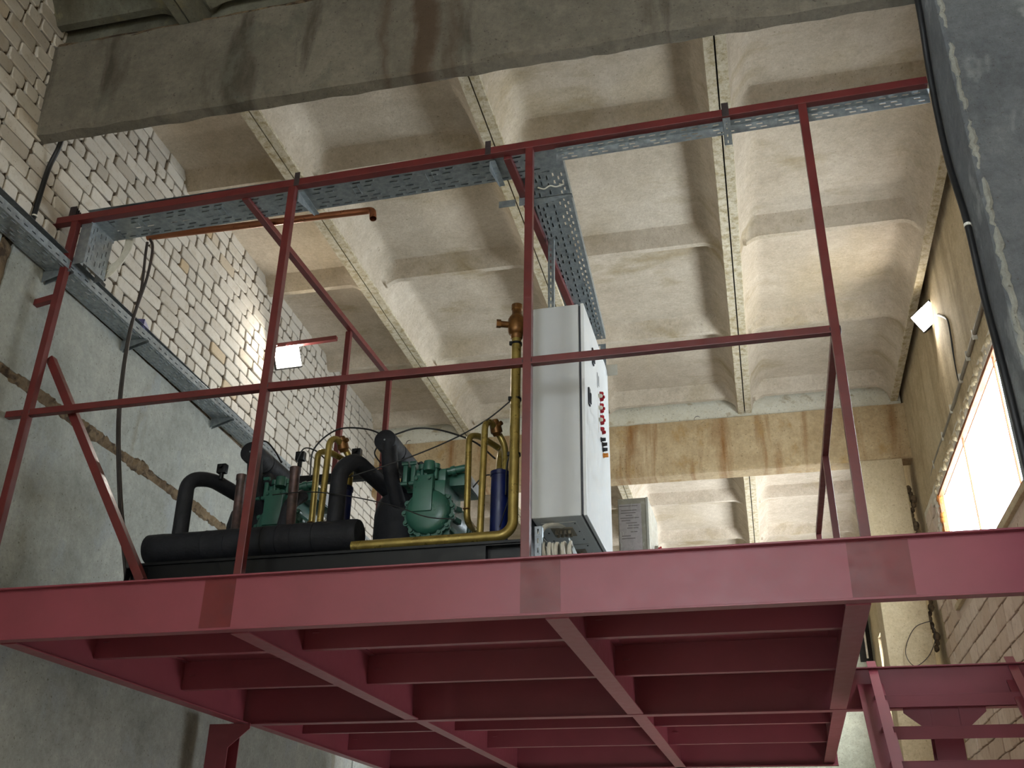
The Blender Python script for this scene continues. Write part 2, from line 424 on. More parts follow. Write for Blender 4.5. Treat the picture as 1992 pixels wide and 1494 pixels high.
for x in (-2.86+.0, -2.0, -.95, .75, 1.62, 2.55):          # lifting loops left on the far beam
    bm = nb(); tube(bm, [(x-.04, 6.5, 3.6)]+[(x+.04*math.cos(a), 6.5, 3.67+.045*math.sin(a)) for a in [PI-PI*i/8 for i in range(9)]]+[(x+.04, 6.5, 3.6)], .008, 8)
    obj('lifting_loop', bm, M_weld, ceil, RB, smooth=True)

# left wall
wl = thing('wall_left', (-3.2, 3, FL), kind='structure')
def irregular_box(x0, x1, y0, y1, z0, z1, step, amp, seed):
    """slab whose +x face and edges waver"""
    bm = nb(); ny = max(2, int((y1-y0)/step)); nz = max(2, int((z1-z0)/step)); g = []
    for j in range(nz+1):
        row = []
        for i in range(ny+1):
            y = y0+(y1-y0)*i/ny; z = z0+(z1-z0)*j/nz
            e = 1 if 0 < i < ny and 0 < j < nz else 0
            n1 = noise.noise(Vector((y*3, z*3, seed)))+.6*noise.noise(Vector((y*23, z*23, seed)))
            yy = y+(0 if 0 < i < ny else amp*(1.5*noise.noise(Vector((z*6, seed, 3)))+.8*noise.noise(Vector((z*27, seed, 3))))); zz = z+(0 if 0 < j < nz else amp*(1.5*noise.noise(Vector((y*6, seed, 7)))+.8*noise.noise(Vector((y*27, seed, 7)))))
            row.append(bm.verts.new((x1+amp*n1*(1 if e else .3)-(0 if e else amp*.8), yy, zz)))
        g.append(row)
    for A, B in zip(g, g[1:]):
        for i in range(ny): bm.faces.new((A[i], A[i+1], B[i+1], B[i]))
    back = [bm.verts.new(p) for p in ((x0, y0, z0), (x0, y1, z0), (x0, y1, z1), (x0, y0, z1))]
    bm.faces.new(back[::-1])
    def strip(vs, a, b):
        for i in range(len(vs)-1):
            bm.faces.new((vs[i], vs[i+1], b if i >= len(vs)//2 else a))
        bm.faces.new((vs[len(vs)//2], b, a)) if False else None
    strip(g[0], back[0], back[1]); strip(g[-1], back[3], back[2]); strip([r[0] for r in g], back[0], back[3]); strip([r[-1] for r in g], back[1], back[2])
    return bm
for (y0, y1, z0, z1, s) in ((.06, 6.9, 1.40, 2.17, 1), (.06, 6.9, .02, 1.33, 2), (.06, 6.9, -1.45, -.03, 9), (.06, 6.9, FL, -1.5, 19),
                            (-6, -.05, 1.40, 2.17, 3), (-6, -.05, .02, 1.33, 4), (-6, -.05, -1.45, -.03, 6), (-6, -.05, FL, -1.5, 7), (6.95, 14, FL, 2.17, 5)):
    obj('wall_panel', irregular_box(-.28, 0, y0, y1, z0, z1, .16, .008, s), M_wall_panel, wl, WL)
obj('mortar_joint', irregular_box(-.25, -.004, -6, 7, 1.29, 1.44, .03, .045, 31), M_mortar, wl, WL)
obj('mortar_joint', irregular_box(-.25, -.004, -6, 7, -.06, .05, .05, .02, 32), M_mortar, wl, WL)
obj('mortar_joint', irregular_box(-.25, -.006, -.08, .09, FL, 2.17, .05, .03, 33), M_mortar, wl, WL)
obj('brick_backing', irregular_box(-.3, -.010, -6, 14, 2.15, 4.2, .06, .014, 34), M_joint, wl, WL)

def brick_mesh(L, H, D, seed, name, mat):
    rr = random.Random(seed); bm = nb(); j = lambda a: rr.uniform(-a, a)
    c = .010+rr.random()*.008
    out = []
    for (sx, sy) in ((-1, -1), (1, -1), (1, 1), (-1, 1)):
        cc = c*rr.uniform(.6, 1.5); X, Z = sx*L/2, sy*H/2
        a = (X-sx*cc+j(.005), Z+j(.004)); b = (X+j(.005), Z-sy*cc*.8+j(.004))
        out += [b, a] if (sx*sy) < 0 else [a, b]
    out = sorted(out, key=lambda p: math.atan2(p[1]/H, p[0]/L))
    bk = [bm.verts.new((0, y, z)) for y, z in out]; fr = [bm.verts.new((D-.005, y, z)) for y, z in out]
    tp = [bm.verts.new((D+j(.0015), y*(1-.012/L), z*(1-.012/H))) for y, z in out]
    n = len(out)
    for A, B in ((bk, fr), (fr, tp)):
        for i in range(n): bm.faces.new((A[i], A[(i+1) % n], B[(i+1) % n], B[i]))
    bm.faces.new(tp); bmesh.ops.recalc_face_normals(bm, faces=bm.faces)
    me = bpy.data.meshes.new(name); bm.to_mesh(me); bm.free(); me.materials.append(mat); return me
S_ = [brick_mesh(.270, .096, .036, i, 'brick', M_brick) for i in range(6)]
H_ = [brick_mesh(.123, .096, .036, 50+i, 'brick', M_brick) for i in range(4)]
camp = Vector((1.28561, -4.7338, -1.53447)); WB = []
for row in range(17):
    z = 2.245+row*.1075; y = -2.9+R.uniform(0, .2)+(.14 if row % 2 else 0); header = row in (2, 9, 14)
    while y < 13.0:
        hd = header or R.random() < .06; L = .122 if hd else .268
        yc = y+L/2; y += L+.0165+R.uniform(-.003, .004)
        M = WL @ Matrix.Translation((-.022+R.uniform(-.004, .004), yc, z+R.uniform(-.004, .004))) @ Matrix.Rotation(R.uniform(-.018, .018), 4, 'X') @ Matrix.Rotation(R.uniform(-.02, .02), 4, 'Z')
        p = M.translation; v = p-camp; dpt = v.dot(fwd); uu = 996+1991*v.dot(r2)/dpt; vv = 747-1991*v.dot(u2)/dpt
        vis = -30 < uu < 2000 and -30 < vv < 1050
        if yc > 7 and not vis: continue
        WB.append((0 if vis and yc < 6.8 else 1, v.length, M, (H_ if hd else S_)[R.randrange(4)]))
WB.sort(key=lambda a: (a[0], a[1]))
for a in WB[:300]: link_mesh('brick', a[3], wl, a[2])
bm = nb()
for a in WB[300:]:
    n0 = len(bm.verts); bm.from_mesh(a[3]); bm.verts.ensure_lookup_table()
    bmesh.ops.transform(bm, matrix=WL.inverted() @ a[2], verts=bm.verts[n0:])
obj('brickwork', bm, M_brick, wl, WL, kind='stuff')

# right wall with ribbon windows
wr = thing('wall_right', (3.2, 3, FL), kind='structure')
XR = 3.07
W1 = (1.5, 5.50, 1.10, 2.18); W2 = (7.4, 12.6, .8, 2.4)
for (y0, y1, z0, z1, s, mt) in ((-9.1, 7.0, 2.30, 4.2, 41, M_wall_right), (-9.1, 1.0, FL, -1.0, 42, M_wall_right), (4.7, 14, FL, -1.0, 39, M_wall_right), (1.0, 4.7, -2.1, -1.0, 38, M_wall_right), (1.0, 2.6, FL, -2.1, 37, M_wall_right), (7.0, 14, 2.4, 4.2, 40, M_wall_right),
        (-9.1, W1[0], -1.0, 2.30, 43, M_wall_right), (W2[0], 14, -1, W2[2], 45, M_wall_right), (W2[1], 14, W2[2], 2.4, 46, M_wall_right),
        (W1[1]+.9, 7.0, -1, 2.30, 47, M_wall_right), (7.0, W2[0], -1, 2.4, 44, M_wall_right), (W1[0], W1[1]+.9, W1[3]+.0, 2.30, 48, M_wfoam)):
    bm = irregular_box(-.085, 0, y0, y1, z0, z1, .16, .008, s); bmesh.ops.transform(bm, matrix=Matrix.Translation((XR, 0, 0)) @ Matrix.Scale(-1, 4, (1, 0, 0)), verts=bm.verts)
    obj('wall_panel', bm, mt, wr, RB)
# brick infill below and beside the window
box('brick_backing', M_brick_r, wr, XR+.025, XR+.09, W1[0], W1[1]+.9, -1, 1.06, 0, M=RB)
box('brick_backing', M_brick_r, wr, XR+.025, XR+.09, W1[1]+.03, W1[1]+.9, 1.06, W1[3], 0, M=RB)
SR = [brick_mesh(.30, .15, .04, 100+i, 'brick', M_brick_r) for i in range(5)]
HR = [brick_mesh(.14, .15, .04, 120+i, 'brick', M_brick_r) for i in range(3)]
n = 0
for row in range(20):
    z = -.78+row*.163; y = 2.1+(.16 if row % 2 else 0)
    if z > W1[3]: break
    while y < W1[1]+.75:
        hd = R.random() < .12; L = .14 if hd else .30; yc = y+L/2; y += L+.014
        if z > W1[2]-.10 and yc < W1[1]+.2: continue
        M = RB @ Matrix.Translation((XR+.035+R.uniform(-.006, .006), yc, z)) @ Matrix.Rotation(PI, 4, 'Z') @ Matrix.Rotation(R.uniform(-.02, .02), 4, 'X')
        link_mesh('brick', (HR if hd else SR)[R.randrange(3)], wr, M)
# the window itself
wn = thing('window_1', (XR+.1, 4, 1.1), kind='structure')
bm = nb()
for a in ((W1[0], W1[1], W1[2]-.02, W1[2]+.025), (W1[0], W1[1], W1[3]-.03, W1[3]+.02)): abox(bm, XR+.012, XR+.06, *a, .003)
for y in (W1[0], W1[1]-.02): abox(bm, XR+.012, XR+.06, y, y+.025, W1[2], W1[3], .003)
obj('window_frame', bm, M_wood, wn, RB)
for y in (2.55, 4.05): box('mullion', M_wood, wn, XR+.028, XR+.042, y-.006, y+.006, W1[2], W1[3], .002, M=RB)
box('pane', M_glass, wn, XR+.033, XR+.036, W1[0]+.02, W1[1]-.02, W1[2]+.01, W1[3]-.01, 0, M=RB)
box('sill', M_wall_right, wn, XR-.01, XR+.1, W1[0]-.05, W1[1]+.05, W1[2]-.07, W1[2]-.015, .006, M=RB)
# mounting foam squeezed out round the frame
def blobs(name, pts, r, mat, parent, M=I4, seed=0, squash=.7):
    bm = nb(); rr = random.Random(seed)
    for p in pts:
        q = r*rr.uniform(.6, 1.25)
        g = bmesh.ops.create_icosphere(bm, subdivisions=2, radius=q)
        for v in g['verts']:
            v.co *= 1+.25*noise.noise(v.co*30+Vector(p)*5); v.co.x *= squash; v.co += Vector(p)
    return obj(name, bm, mat, parent, M, smooth='all')
blobs('mounting_foam', [(XR+.03, 5.53+.02*math.sin(i*1.7), 1.15+i*.045) for i in range(23)], .042, M_pfoam, wn, RB, 1)
blobs('mounting_foam', [(XR+.02, 5.62+.02*math.sin(i*2.3), 1.45+i*.05) for i in range(15)], .05, M_wfoam, wn, RB, 2)
blobs('mounting_foam', [(XR+.01, 2.2+i*.075, 2.235+.02*math.sin(i*2.1)) for i in range(45)], .04, M_wall_right, wn, RB, 3)
wn2 = thing('window_2', (XR+.1, 10, .8), kind='structure')
bm = nb()
for a in ((W2[0], W2[1], W2[2], W2[2]+.05), (W2[0], W2[1], W2[3]-.05, W2[3])): abox(bm, XR+.06, XR+.13, *a)
for y in (7.4, 8.7, 10, 11.3, 12.55): abox(bm, XR+.06, XR+.13, y, y+.05, W2[2], W2[3])
obj('window_frame', bm, M_wood, wn2, RB)
# rear (behind the camera) wall with an unseen high opening added for light, far end wall
wb = thing('wall_front', (0, -9, FL), kind='structure')
box('wall_panel', M_wall_panel, wb, -4, .15, -9.2, -9, FL, 4.2, 0); box('wall_panel', M_wall_panel, wb, 1.65, 3.4, -9.2, -9, FL, 4.2, 0); box('wall_panel', M_wall_panel, wb, .15, 1.65, -9.2, -9, 2.6, 4.2, 0); box('wall_panel', M_wall_panel, wb, .15, 1.65, -9.2, -9, FL, .2, 0)
box('roof_end', M_ceil, ceil, -4, 3.4, -9.2, -7, ZF, ZF+.1, 0)
we = thing('wall_far', (0, 13.5, FL), kind='structure')
box('wall_panel', M_wall_far, we, -4.2, 3.4, 13.46, 13.7, FL, 4.3, 0)

# columns
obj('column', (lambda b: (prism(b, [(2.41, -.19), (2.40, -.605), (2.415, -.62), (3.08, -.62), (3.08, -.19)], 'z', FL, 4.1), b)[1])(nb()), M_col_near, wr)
# chipped edge: rubble along the near left arris of the column
bm = nb(); rr = random.Random(4)
pts = []
for i in range(170):
    pts.append(Vector((2.417+rr.uniform(-.004, .010), -.612+rr.uniform(-.006, .004), -1.0+i*.026)))
tube(bm, pts, .013, 7, True, .9)
obj('chipped_edge', bm, M_chip, wr)
box('column', M_col_far, wr, 2.50, 2.955, 6.47, 6.9, FL, 2.985, .01, M=RB)
blobs('mortar_lump', [(2.99+.02*math.sin(i), 6.55, .9+i*.06) for i in range(30)], .05, M_mortar, wr, RB, 7)

# ------------------------------------------------------------ steel platform
pf = thing('steel_platform', (0, 3, 0), 'dark red painted steel platform of beams, joists and deck plate carrying the machinery', 'platform')
def ibeam_x(name, x0, x1, y, z0, z1, fw, ch=None, t=.009):
    bm = nb()
    if ch is None:
        abox(bm, x0, x1, y-fw/2, y+fw/2, z0, z0+t, .001); abox(bm, x0, x1, y-fw/2, y+fw/2, z1-t, z1, .001); abox(bm, x0, x1, y-.004, y+.004, z0+t, z1-t)
    else:
        abox(bm, x0, x1, y, y+ch*fw, z0, z0+t, .001); abox(bm, x0, x1, y, y+ch*fw, z1-t, z1, .001); abox(bm, x0, x1, y, y+ch*.008, z0+t, z1-t)
    return obj(name, bm, M_redb, pf)
def ibeam_y(name, x, y0, y1, z0, z1, fw, t=.009):
    bm = nb()
    abox(bm, x-fw/2, x+fw/2, y0, y1, z0, z0+t, .001); abox(bm, x-fw/2, x+fw/2, y0, y1, z1-t, z1, .001); abox(bm, x-.004, x+.004, y0, y1, z0+t, z1-t)
    return obj(name, bm, M_redb, pf)
# front channel with its overhanging deck lip
eb = ibeam_x('edge_beam', -3.10, 3.05, .03, -.282, -.009, .065, 1)
box('deck_plate', M_redb, pf, -3.10, 1.80, -.005, 6.2, -.009, .0, .001)
box('bounce_sheet', M_galv, pf, -3.05, 1.75, .10, 6.15, .0, .003, 0)  # unseen grey sheet added to bounce neutral light under the cabinet
box('edge_lip', M_redb, pf, 1.80, 3.05, -.005, .10, -.009, .0, .001)
for xa_, xb_ in ((-1.60, -1.42), (.12, .32), (1.66, 1.93)):                             # repainted weld seams on the face of the beam
    box('repainted_patch', M_patch, eb, xa_, xb_, .0285, .0305, -.27, -.012, 0)
YM = 2.91
for x, fw in ((-2.80, .10), (-1.40, .105), (.29, .115), (1.685, .11)):
    ibeam_y('cross_beam', x, .10, YM-.05, -.288, -.009, fw)
    ibeam_y('cross_beam', x if x < 1.6 else x+.03, YM+.05, 6.2, -.27 if x < 1.6 else -.24, -.009, fw*.9)
ibeam_x('main_beam', -2.9, 3.0, YM, -.292, -.009, .09)
ibeam_x('edge_beam', -2.9, 1.8, 6.2, -.27, -.009, .065, -1)
bays = [(-2.80, -1.40), (-1.40, .29), (.29, 1.685)]
for yj in (.86, 1.90, 3.95, 5.0):
    for a, b in bays:
        j = ibeam_x('joist', a+.006, b-.006, yj, -.205, -.0095, .05, 1, .007)
        box('clip', M_redb, j, a+.06, a+.10, yj-.012, yj-.002, -.11, -.104, 0)
for k, (x, lab) in enumerate(((-2.97, 1), (2.36, 2))):
    bm = nb(); yy = YM
    abox(bm, x-.09, x+.09, yy-.09, yy-.08, FL, -.292, .002); abox(bm, x-.09, x+.09, yy+.08, yy+.09, FL, -.292, .002); abox(bm, x-.005, x+.005, yy-.08, yy+.08, FL, -.292)
    c = obj('support_column', bm, M_redb, pf)
    for s in ((1,) if k == 0 else (-1, 1)):
        b2 = nb(); prism(b2, [(x+s*.09, -.292), (x+s*.26, -.292), (x+s*.26, -.33), (x+s*.09, -.47)], 'y', yy-.092, yy-.084)
        obj('gusset_plate', b2, M_redb, c)

# staircase
st = thing('steel_staircase', (2.3, 2.9, 0), 'dark red steel staircase with open channel treads at the right end of the platform', 'stairs')
def stringer(x, s):
    bm = nb(); y1, z1, y0, z0 = 3.02, .02, 0.2, -2.75
    d = Vector((0, y0-y1, z0-z1)); bar(bm, (x, y1, z1-.03), (x, y0, z0-.03), .008, .17, (1, 0, 0), 0)
    for o_ in (.08, -.08):
        nrm = Vector((0, d.z, -d.y)).normalized()*o_
        bar(bm, Vector((x+s*.03, y1, z1-.03))+nrm, Vector((x+s*.03, y0, z0-.03))+nrm, .008, .06, (1, 0, 0), 0)
    obj('stringer', bm, M_redb, st)
stringer(1.92, 1); stringer(2.88, -1)
for i in range(11):
    y = 2.90-.25*i; z = -.225-.24*i
    bm = nb(); abox(bm, 1.925, 2.875, y-.13, y+.12, z, z+.006, .001); abox(bm, 1.925, 2.875, y-.13, y-.124, z-.075, z, .001); abox(bm, 1.925, 2.875, y+.114, y+.12, z-.04, z, .001)
    obj('tread', bm, M_redb, st)

# ------------------------------------------------------------ railing and pipe frame
rl = thing('railing_frame', (-.6, 0, 0), 'dark red square-tube frame of posts and rails standing on the front edge of the platform', 'railing')
S = .046
def member(name, a, b, s=S, mat=None, lab=None):
    bm = nb(); bar(bm, a, b, s, s); return obj(name, bm, mat or M_red, rl, label=lab)
zt = lambda x: 2.585+.013*x
PX = (-2.985, -1.405, .148, 1.75)
for i, x in enumerate(PX):
    member('post', (x, .022, 0), (x, .022, zt(x)-S/2))
member('top_rail', (-3.16, .022, zt(-3.16)), (2.43, .022, zt(2.43)), .052)
mr = [(-3.13, 1.10), (PX[0], 1.10), (PX[1], 1.11), (PX[2], 1.10), (PX[3], 1.10)]
for (xa, za), (xb, zb) in zip(mr, mr[1:]):
    member('mid_rail', (xa, .022, za), (xb, .022, zb), .042)
for x, z in mr[1:]:                                    # weld beads
    for s in (-1, 1):
        bm = nb(); g = bmesh.ops.create_icosphere(bm, subdivisions=2, radius=.014)
        for v in g['verts']: v.co = Vector((v.co.x*.5, v.co.y*1.8, v.co.z*1.9))+Vector((x+s*.024, .022, z))
        obj('weld', bm, M_weld, rl, smooth='all')
member('wall_stub', (-3.15, .022, 1.905), (PX[0]-.02, .022, 1.93), .042)
member('brace', (-2.03, .10, .02), (-2.985, .10, 1.52), .05, lab='loose diagonal tube with a cut upper end')
member('inner_rail', (-1.755, .045, 2.55), (-1.73, 2.72, 2.57)); member('inner_post', (-1.755, 1.83, 0.0), (-1.755, 1.83, 2.54), .042)
member('inner_post', (-1.735, 2.70, 0.0), (-1.735, 2.70, 2.545), .042)
member('inner_rail', (.0, .045, 2.56), (.075, 3.3, 2.575)); member('inner_post', (.07, 3.28, 0), (.07, 3.28, 2.55), .042)
member('side_rail', (1.75, .045, 1.09), (1.72, 3.2, 1.09), .04)
member('inner_post', (1.74, 1.62, 0), (1.735, 1.62, 1.07), .04); member('inner_post', (1.72, 3.18, 0), (1.72, 3.18, 1.07), .04)
member('toe_stub', (1.73, 3.15, .98), (1.80, 2.4, .72), .04)
bm = nb(); g = bmesh.ops.create_icosphere(bm, subdivisions=2, radius=.016)
for v in g['verts']: v.co += Vector((-1.753, 1.81, 2.56))
obj('weld', bm, M_weld, rl, smooth='all')

# ------------------------------------------------------------ perforated cable trays
def slotted(bm, u0, u1, rows, v0, v1, fn, pitch, slot, sw, th=.0015, seed=0, plates=False):
    """plate in (u,v) with real slots: fn maps (u,v,w) to a point, w = thickness"""
    def pb(ua, ub, va, vb, w0=0, w1=None):
        if ub-ua < 1e-4 or vb-va < 1e-4: return
        w1 = th if w1 is None else w1
        P = [bm.verts.new(fn(u, v, w)) for w in (w0, w1) for v in (va, vb) for u in (ua, ub)]
        for f in ((0, 2, 3, 1), (4, 5, 7, 6), (0, 1, 5, 4), (2, 6, 7, 3), (0, 4, 6, 2), (1, 3, 7, 5)): bm.faces.new([P[i] for i in f])
    v = v0
    for k, (r, off, miss) in enumerate(rows):
        pb(u0, u1, v, r-sw/2); u = u0; n = 0; x = u0+pitch*off
        while x+slot < u1:
            if not (miss and n % miss == miss-1):
                pb(u, x, r-sw/2, r+sw/2); u = x+slot
                # pressed lip round the slot
                pb(x-.004, x+slot+.004, r+sw/2, r+sw/2+.004, -.0035, 0); pb(x+slot, x+slot+.004, r-sw/2, r+sw/2, -.0035, 0)
            x += pitch; n += 1
        pb(u, u1, r-sw/2, r+sw/2); v = r+sw/2
    pb(u0, u1, v, v1)
# A: wide tray along the top rail
ta = thing('cable_tray', (-1.4, .16, 2.56), 'wide perforated galvanised cable tray hung along under the red top rail', 'cable tray')
sl = .0; zA = lambda x: zt(x)-.010
bm = nb(); slotted(bm, -2.93, .30, [(.055, .2, 0), (.085, .6, 3), (.125, .3, 3), (.185, .3, 3), (.225, .6, 3), (.262, .2, 0)], .03, .285,
        lambda u, v, w_: (u, v, zA(u)+w_), .088, .05, .008)
obj('tray_bottom', bm, M_galv, ta)
bm = nb(); abox(bm, -2.93, .07, .035, .28, 2.625, 2.628); obj('added_tray_cover', bm, M_galv, ta)  # tray lids are unseen, added so the slots read dark from below
bm = nb(); slotted(bm, -2.93, .07, [(.03, .2, 0)], 0, .058, lambda u, v, w_: (u, .285+w_, zA(u)+v), .088, .03, .007)
obj('tray_side', bm, M_galv, ta)
bm = nb(); slotted(bm, -2.93, .30, [(.03, .2, 0)], 0, .022, lambda u, v, w_: (u, .029+w_, zA(u)+v), .088, .0, .007)
obj('tray_side', bm, M_galv, ta)
for x in (-2.6, -2.0, -1.05, -.55):
    for y0, y1 in ((.10, .205),):
        box('pressed_bar', M_galv, ta, x, x+.004, y0, y1, zA(x)-.004, zA(x)+.0, 0)
        box('pressed_bar', M_galv, ta, x+.04, x+.044, y0, y1, zA(x)-.004, zA(x)+.0, 0)
# B: tray running into the hall above the cabinet
tb_ = thing('cable_tray', (.2, 1, 2.56), 'perforated galvanised cable tray running back from the top rail above the grey cabinet', 'cable tray')
def fB(u, v, w_): return (.075+v-.045*u, u, 2.585+w_)
bm = nb(); slotted(bm, .06, 2.45, [(.022, .2, 0), (.052, .6, 0), (.082, .1, 3), (.125, .4, 0), (.168, .1, 3), (.198, .6, 0), (.222, .2, 0)], 0, .25, fB, .075, .034, .010)
obj('tray_bottom', bm, M_galv, tb_)
for v0 in (0, .25):
    bm = nb(); slotted(bm, .06, 2.45, [(.03, .2, 0)], 0, .06, lambda u, v, w_: (.075+v0-.045*u+w_, u, 2.585+v), .075, .03, .007); obj('tray_side', bm, M_galv, tb_)
bm = nb(); abox(bm, -.02, .19, .09, 2.44, 2.627, 2.630, 0, Matrix.Translation((.03, 0, 0)) @ Matrix.Shear('XY', 4, (-.045, 0)) if False else None); obj('added_tray_cover', bm, M_galv, tb_)
bm = nb(); slotted(bm, 1.35, 2.54, [(.05, .2, 0), (.125, .3, 3), (.2, .2, 0)], 0, .25, lambda u, v, w_: (-.035+v, 2.45+w_, u), .075, .034, .010); obj('tray_drop', bm, M_galv, tb_)
# C: narrow tray to the right end
tc = thing('cable_tray', (1.4, .06, 2.52), 'narrow bright galvanised slotted tray under the right end of the top rail', 'cable tray')
def zC_(x): return zt(x)-.038
bm = nb(); slotted(bm, .30, 2.44, [(.05, .2, 0)], .028, .074, lambda u, v, w_: (u, v, zC_(u)+w_), .062, .032, .007); obj('tray_top', bm, M_galv, tc)
bm = nb(); slotted(bm, .30, 2.44, [(-.018, .2, 3), (-.042, .55, 3)][::-1], -.062, 0, lambda u, v, w_: (u, .074+w_, zC_(u)+v), .062, .034, .007); obj('tray_side', bm, M_galv, tc)
# D: tray along the left wall
td = thing('cable_tray', (-3.05, 1, 2.18), 'perforated galvanised cable tray on brackets along the left wall below the white bricks', 'cable tray')
def zD(u): return 2.150+.012*u
bm = nb(); slotted(bm, -1.6, 6.6, [(.03, .2, 0), (.062, .6, 0), (.095, .1, 3), (.125, .5, 3), (.155, .2, 0)], .012, .18, lambda u, v, w_: (v, u, zD(u)+w_), .082, .042, .009); obj('tray_bottom', bm, M_galv, td, WL)
for v0, h in ((.012, .055), (.18, .062)):
    bm = nb(); slotted(bm, -1.6, 6.6, [(.028, .2, 0)], 0, h, lambda u, v, w_: (v0+w_, u, zD(u)+v), .082, .038, .008); obj('tray_side', bm, M_galv, td, WL)
bm = nb(); abox(bm, .016, .176, -1.6, 6.6, 2.262, 2.264); obj('added_tray_cover', bm, M_galv, td, WL)
bm = nb(); abox(bm, .17, .182, -1.6, 6.6, 2.150+.06, 2.216, .001); bmesh.ops.transform(bm, matrix=I4, verts=bm.verts)
for v in bm.verts: v.co.z += .012*v.co.y
obj('tray_rim', bm, M_galv, td, WL)
for u in (-.9, .37, 1.33, 2.75, 4.2):
    bm = nb(); prism(bm, [(.0, zD(u)-.004), (.20, zD(u)-.004), (.20, zD(u)-.016), (.0, zD(u)-.085)], 'y', u, u+.003)
    prism(bm, [(.0, zD(u)-.004), (.20, zD(u)-.004), (.20, zD(u)-.016), (.0, zD(u)-.085)], 'y', u+.037, u+.04)
    abox(bm, 0, .2, u, u+.04, zD(u)-.004, zD(u)-.001)
    obj('wall_bracket', bm, M_galv, td, WL)
# E: vertical drop from A to D
te = thing('cable_tray', (-2.93, .15, 2.2), 'short vertical perforated tray dropping from the top rail to the wall tray', 'cable tray')
bm = nb(); slotted(bm, 2.20, 2.53, [(.07, .3, 0), (.10, .8, 0), (.15, .5, 3), (.20, .8, 0), (.235, .3, 0)], .045, .275, lambda u, v, w_: (-2.875+w_, v, u), .075, .04, .008); obj('tray_bottom', bm, M_galv, te)
box('tray_side', M_galv, te, -2.955, -2.875, .043, .045, 2.20, 2.53, 0); box('tray_side', M_galv, te, -2.955, -2.875, .275, .277, 2.20, 2.53, 0)
bm = nb(); abox(bm, -2.88, -2.872, .035, .285, 2.515, 2.535, .001); abox(bm, -2.875, -2.78, .05, .28, 2.533, 2.536, 0)
obj('corner_plate', bm, M_galv, te)

# brackets and clips on the rail
def clip(x, lab, arm=True, z=None):
    t = thing('rail_bracket', (x, 0, zt(x)), lab, 'bracket')
    bm = nb(); abox(bm, x-.018, x+.018, -.006, -.003, zt(x)-.03, zt(x)+.075, .001); abox(bm, x-.012, x+.012, -.008, -.002, zt(x)+.035, zt(x)+.05)
    obj('strap', bm, M_weld, t)
    if arm:
        bm = nb(); prism(bm, [(.04, zt(x)-.045), (.29, zt(x)-.045), (.29, zt(x)-.055), (.04, zt(x)-.12)], 'x', x+.0, x+.003)
        abox(bm, x, x+.035, .04, .29, zt(x)-.048, zt(x)-.045)
        obj('arm', bm, M_galv, t)
clip(-1.375, 'galvanised tray bracket on the top rail beside the second post from the left')
clip(-.11, 'galvanised tray bracket on the top rail just left of the corner of the trays')
t = thing('rail_bracket', (1.32, 0, 2.6), 'galvanised hanging strip clipped to the right part of the top rail', 'bracket')
box('strap', M_weld, t, 1.30, 1.34, -.006, -.003, zt(1.32)-.03, zt(1.32)+.07, .001)
bm = nb(); slotted(bm, 2.36, 2.56, [(.02, .3, 0)], 0, .04, lambda u, v, w_: (1.30+v, -.004+w_, u), .045, .02, .007); abox(bm, 1.299, 1.302, -.004, .016, 2.36, 2.56); abox(bm, 1.34, 1.343, -.004, .016, 2.36, 2.56)
obj('hanger', bm, M_galv, t)
t = thing('rail_bracket', (.1, .45, 2.55), 'galvanised triangular bracket under the tray running back into the hall', 'bracket')
bm = nb(); prism(bm, [(.02, 2.545), (.32, 2.545), (.32, 2.535), (.02, 2.47)], 'y', .47, .473); abox(bm, .02, .32, .47, .51, 2.541, 2.545); abox(bm, -.02, .07, .44, .444, 2.48, 2.58); abox(bm, -.16, -.05, .46, .464, 2.50, 2.55)
obj('arm', bm, M_galv, t)
for x, y, z, r in ((.23, .40, 2.545, .0),):
    bm = nb(); tube(bm, catmull([(.12, .36, 2.54), (.16, .37, 2.53), (.2, .36, 2.54), (.24, .365, 2.53), (.29, .36, 2.54)]), .005, 6); tag(obj('wire_tie', bm, M_tie, None, smooth=True), 'pale wire tie looped under the tray above the cabinet', 'tie')

# copper pipe under the tray
bm = nb(); P = rounded([(-2.69, .385, 2.61), (-1.10, .455, 2.625), (-1.035, .45, 2.62), (-1.02, .435, 2.535)], .07, 8); tube(bm, P, .0235, 18, False)
tag(obj('copper_pipe', bm, M_copper, None, smooth=True), 'long bare copper pipe with a downturned elbow under the wide cable tray', 'pipe')
bm = nb(); bar(bm, (-3.29, 3.28, 3.37), (-2.56, 3.3, 3.40), .045)
tp = obj('pipe_stub', bm, M_red, None, label='red steel pipe stub above the left floodlight on the brick wall', cat='pipe')

# ------------------------------------------------------------ refrigeration rack
rk = thing('refrigeration_rack', (-1.1, .8, 0), 'black-framed refrigeration rack with black insulated headers and gold pipes on the platform', 'machine')
# skid frame
bm = nb()
for y in (.25, 1.35):
    abox(bm, -2.21, .085, y, y+.06, .165, .180, .001); abox(bm, -2.21, .085, y, y+.06, .07, .085, .001); abox(bm, -2.21, .085, y+.015, y+.025, .085, .165)
for x in (-2.21, -1.45, -.7, .02):
    abox(bm, x, x+.06, .30, 1.36, .07, .175, .002)
obj('skid_frame', bm, M_black, rk)
for x0, x1 in ((-2.235, -2.12), (-.12, .10)):
    for y in (.22, 1.3):
        bm = nb(); d = .006
        abox(bm, x0, x1, y, y+.12, .0, d, .001); abox(bm, x0, x1, y, y+.12, .15-d, .15, .001); abox(bm, x0, x0+d, y, y+.12, d, .15-d); abox(bm, x1-d, x1, y, y+.12, d, .15-d)
        obj('foot', bm, M_black, rk)
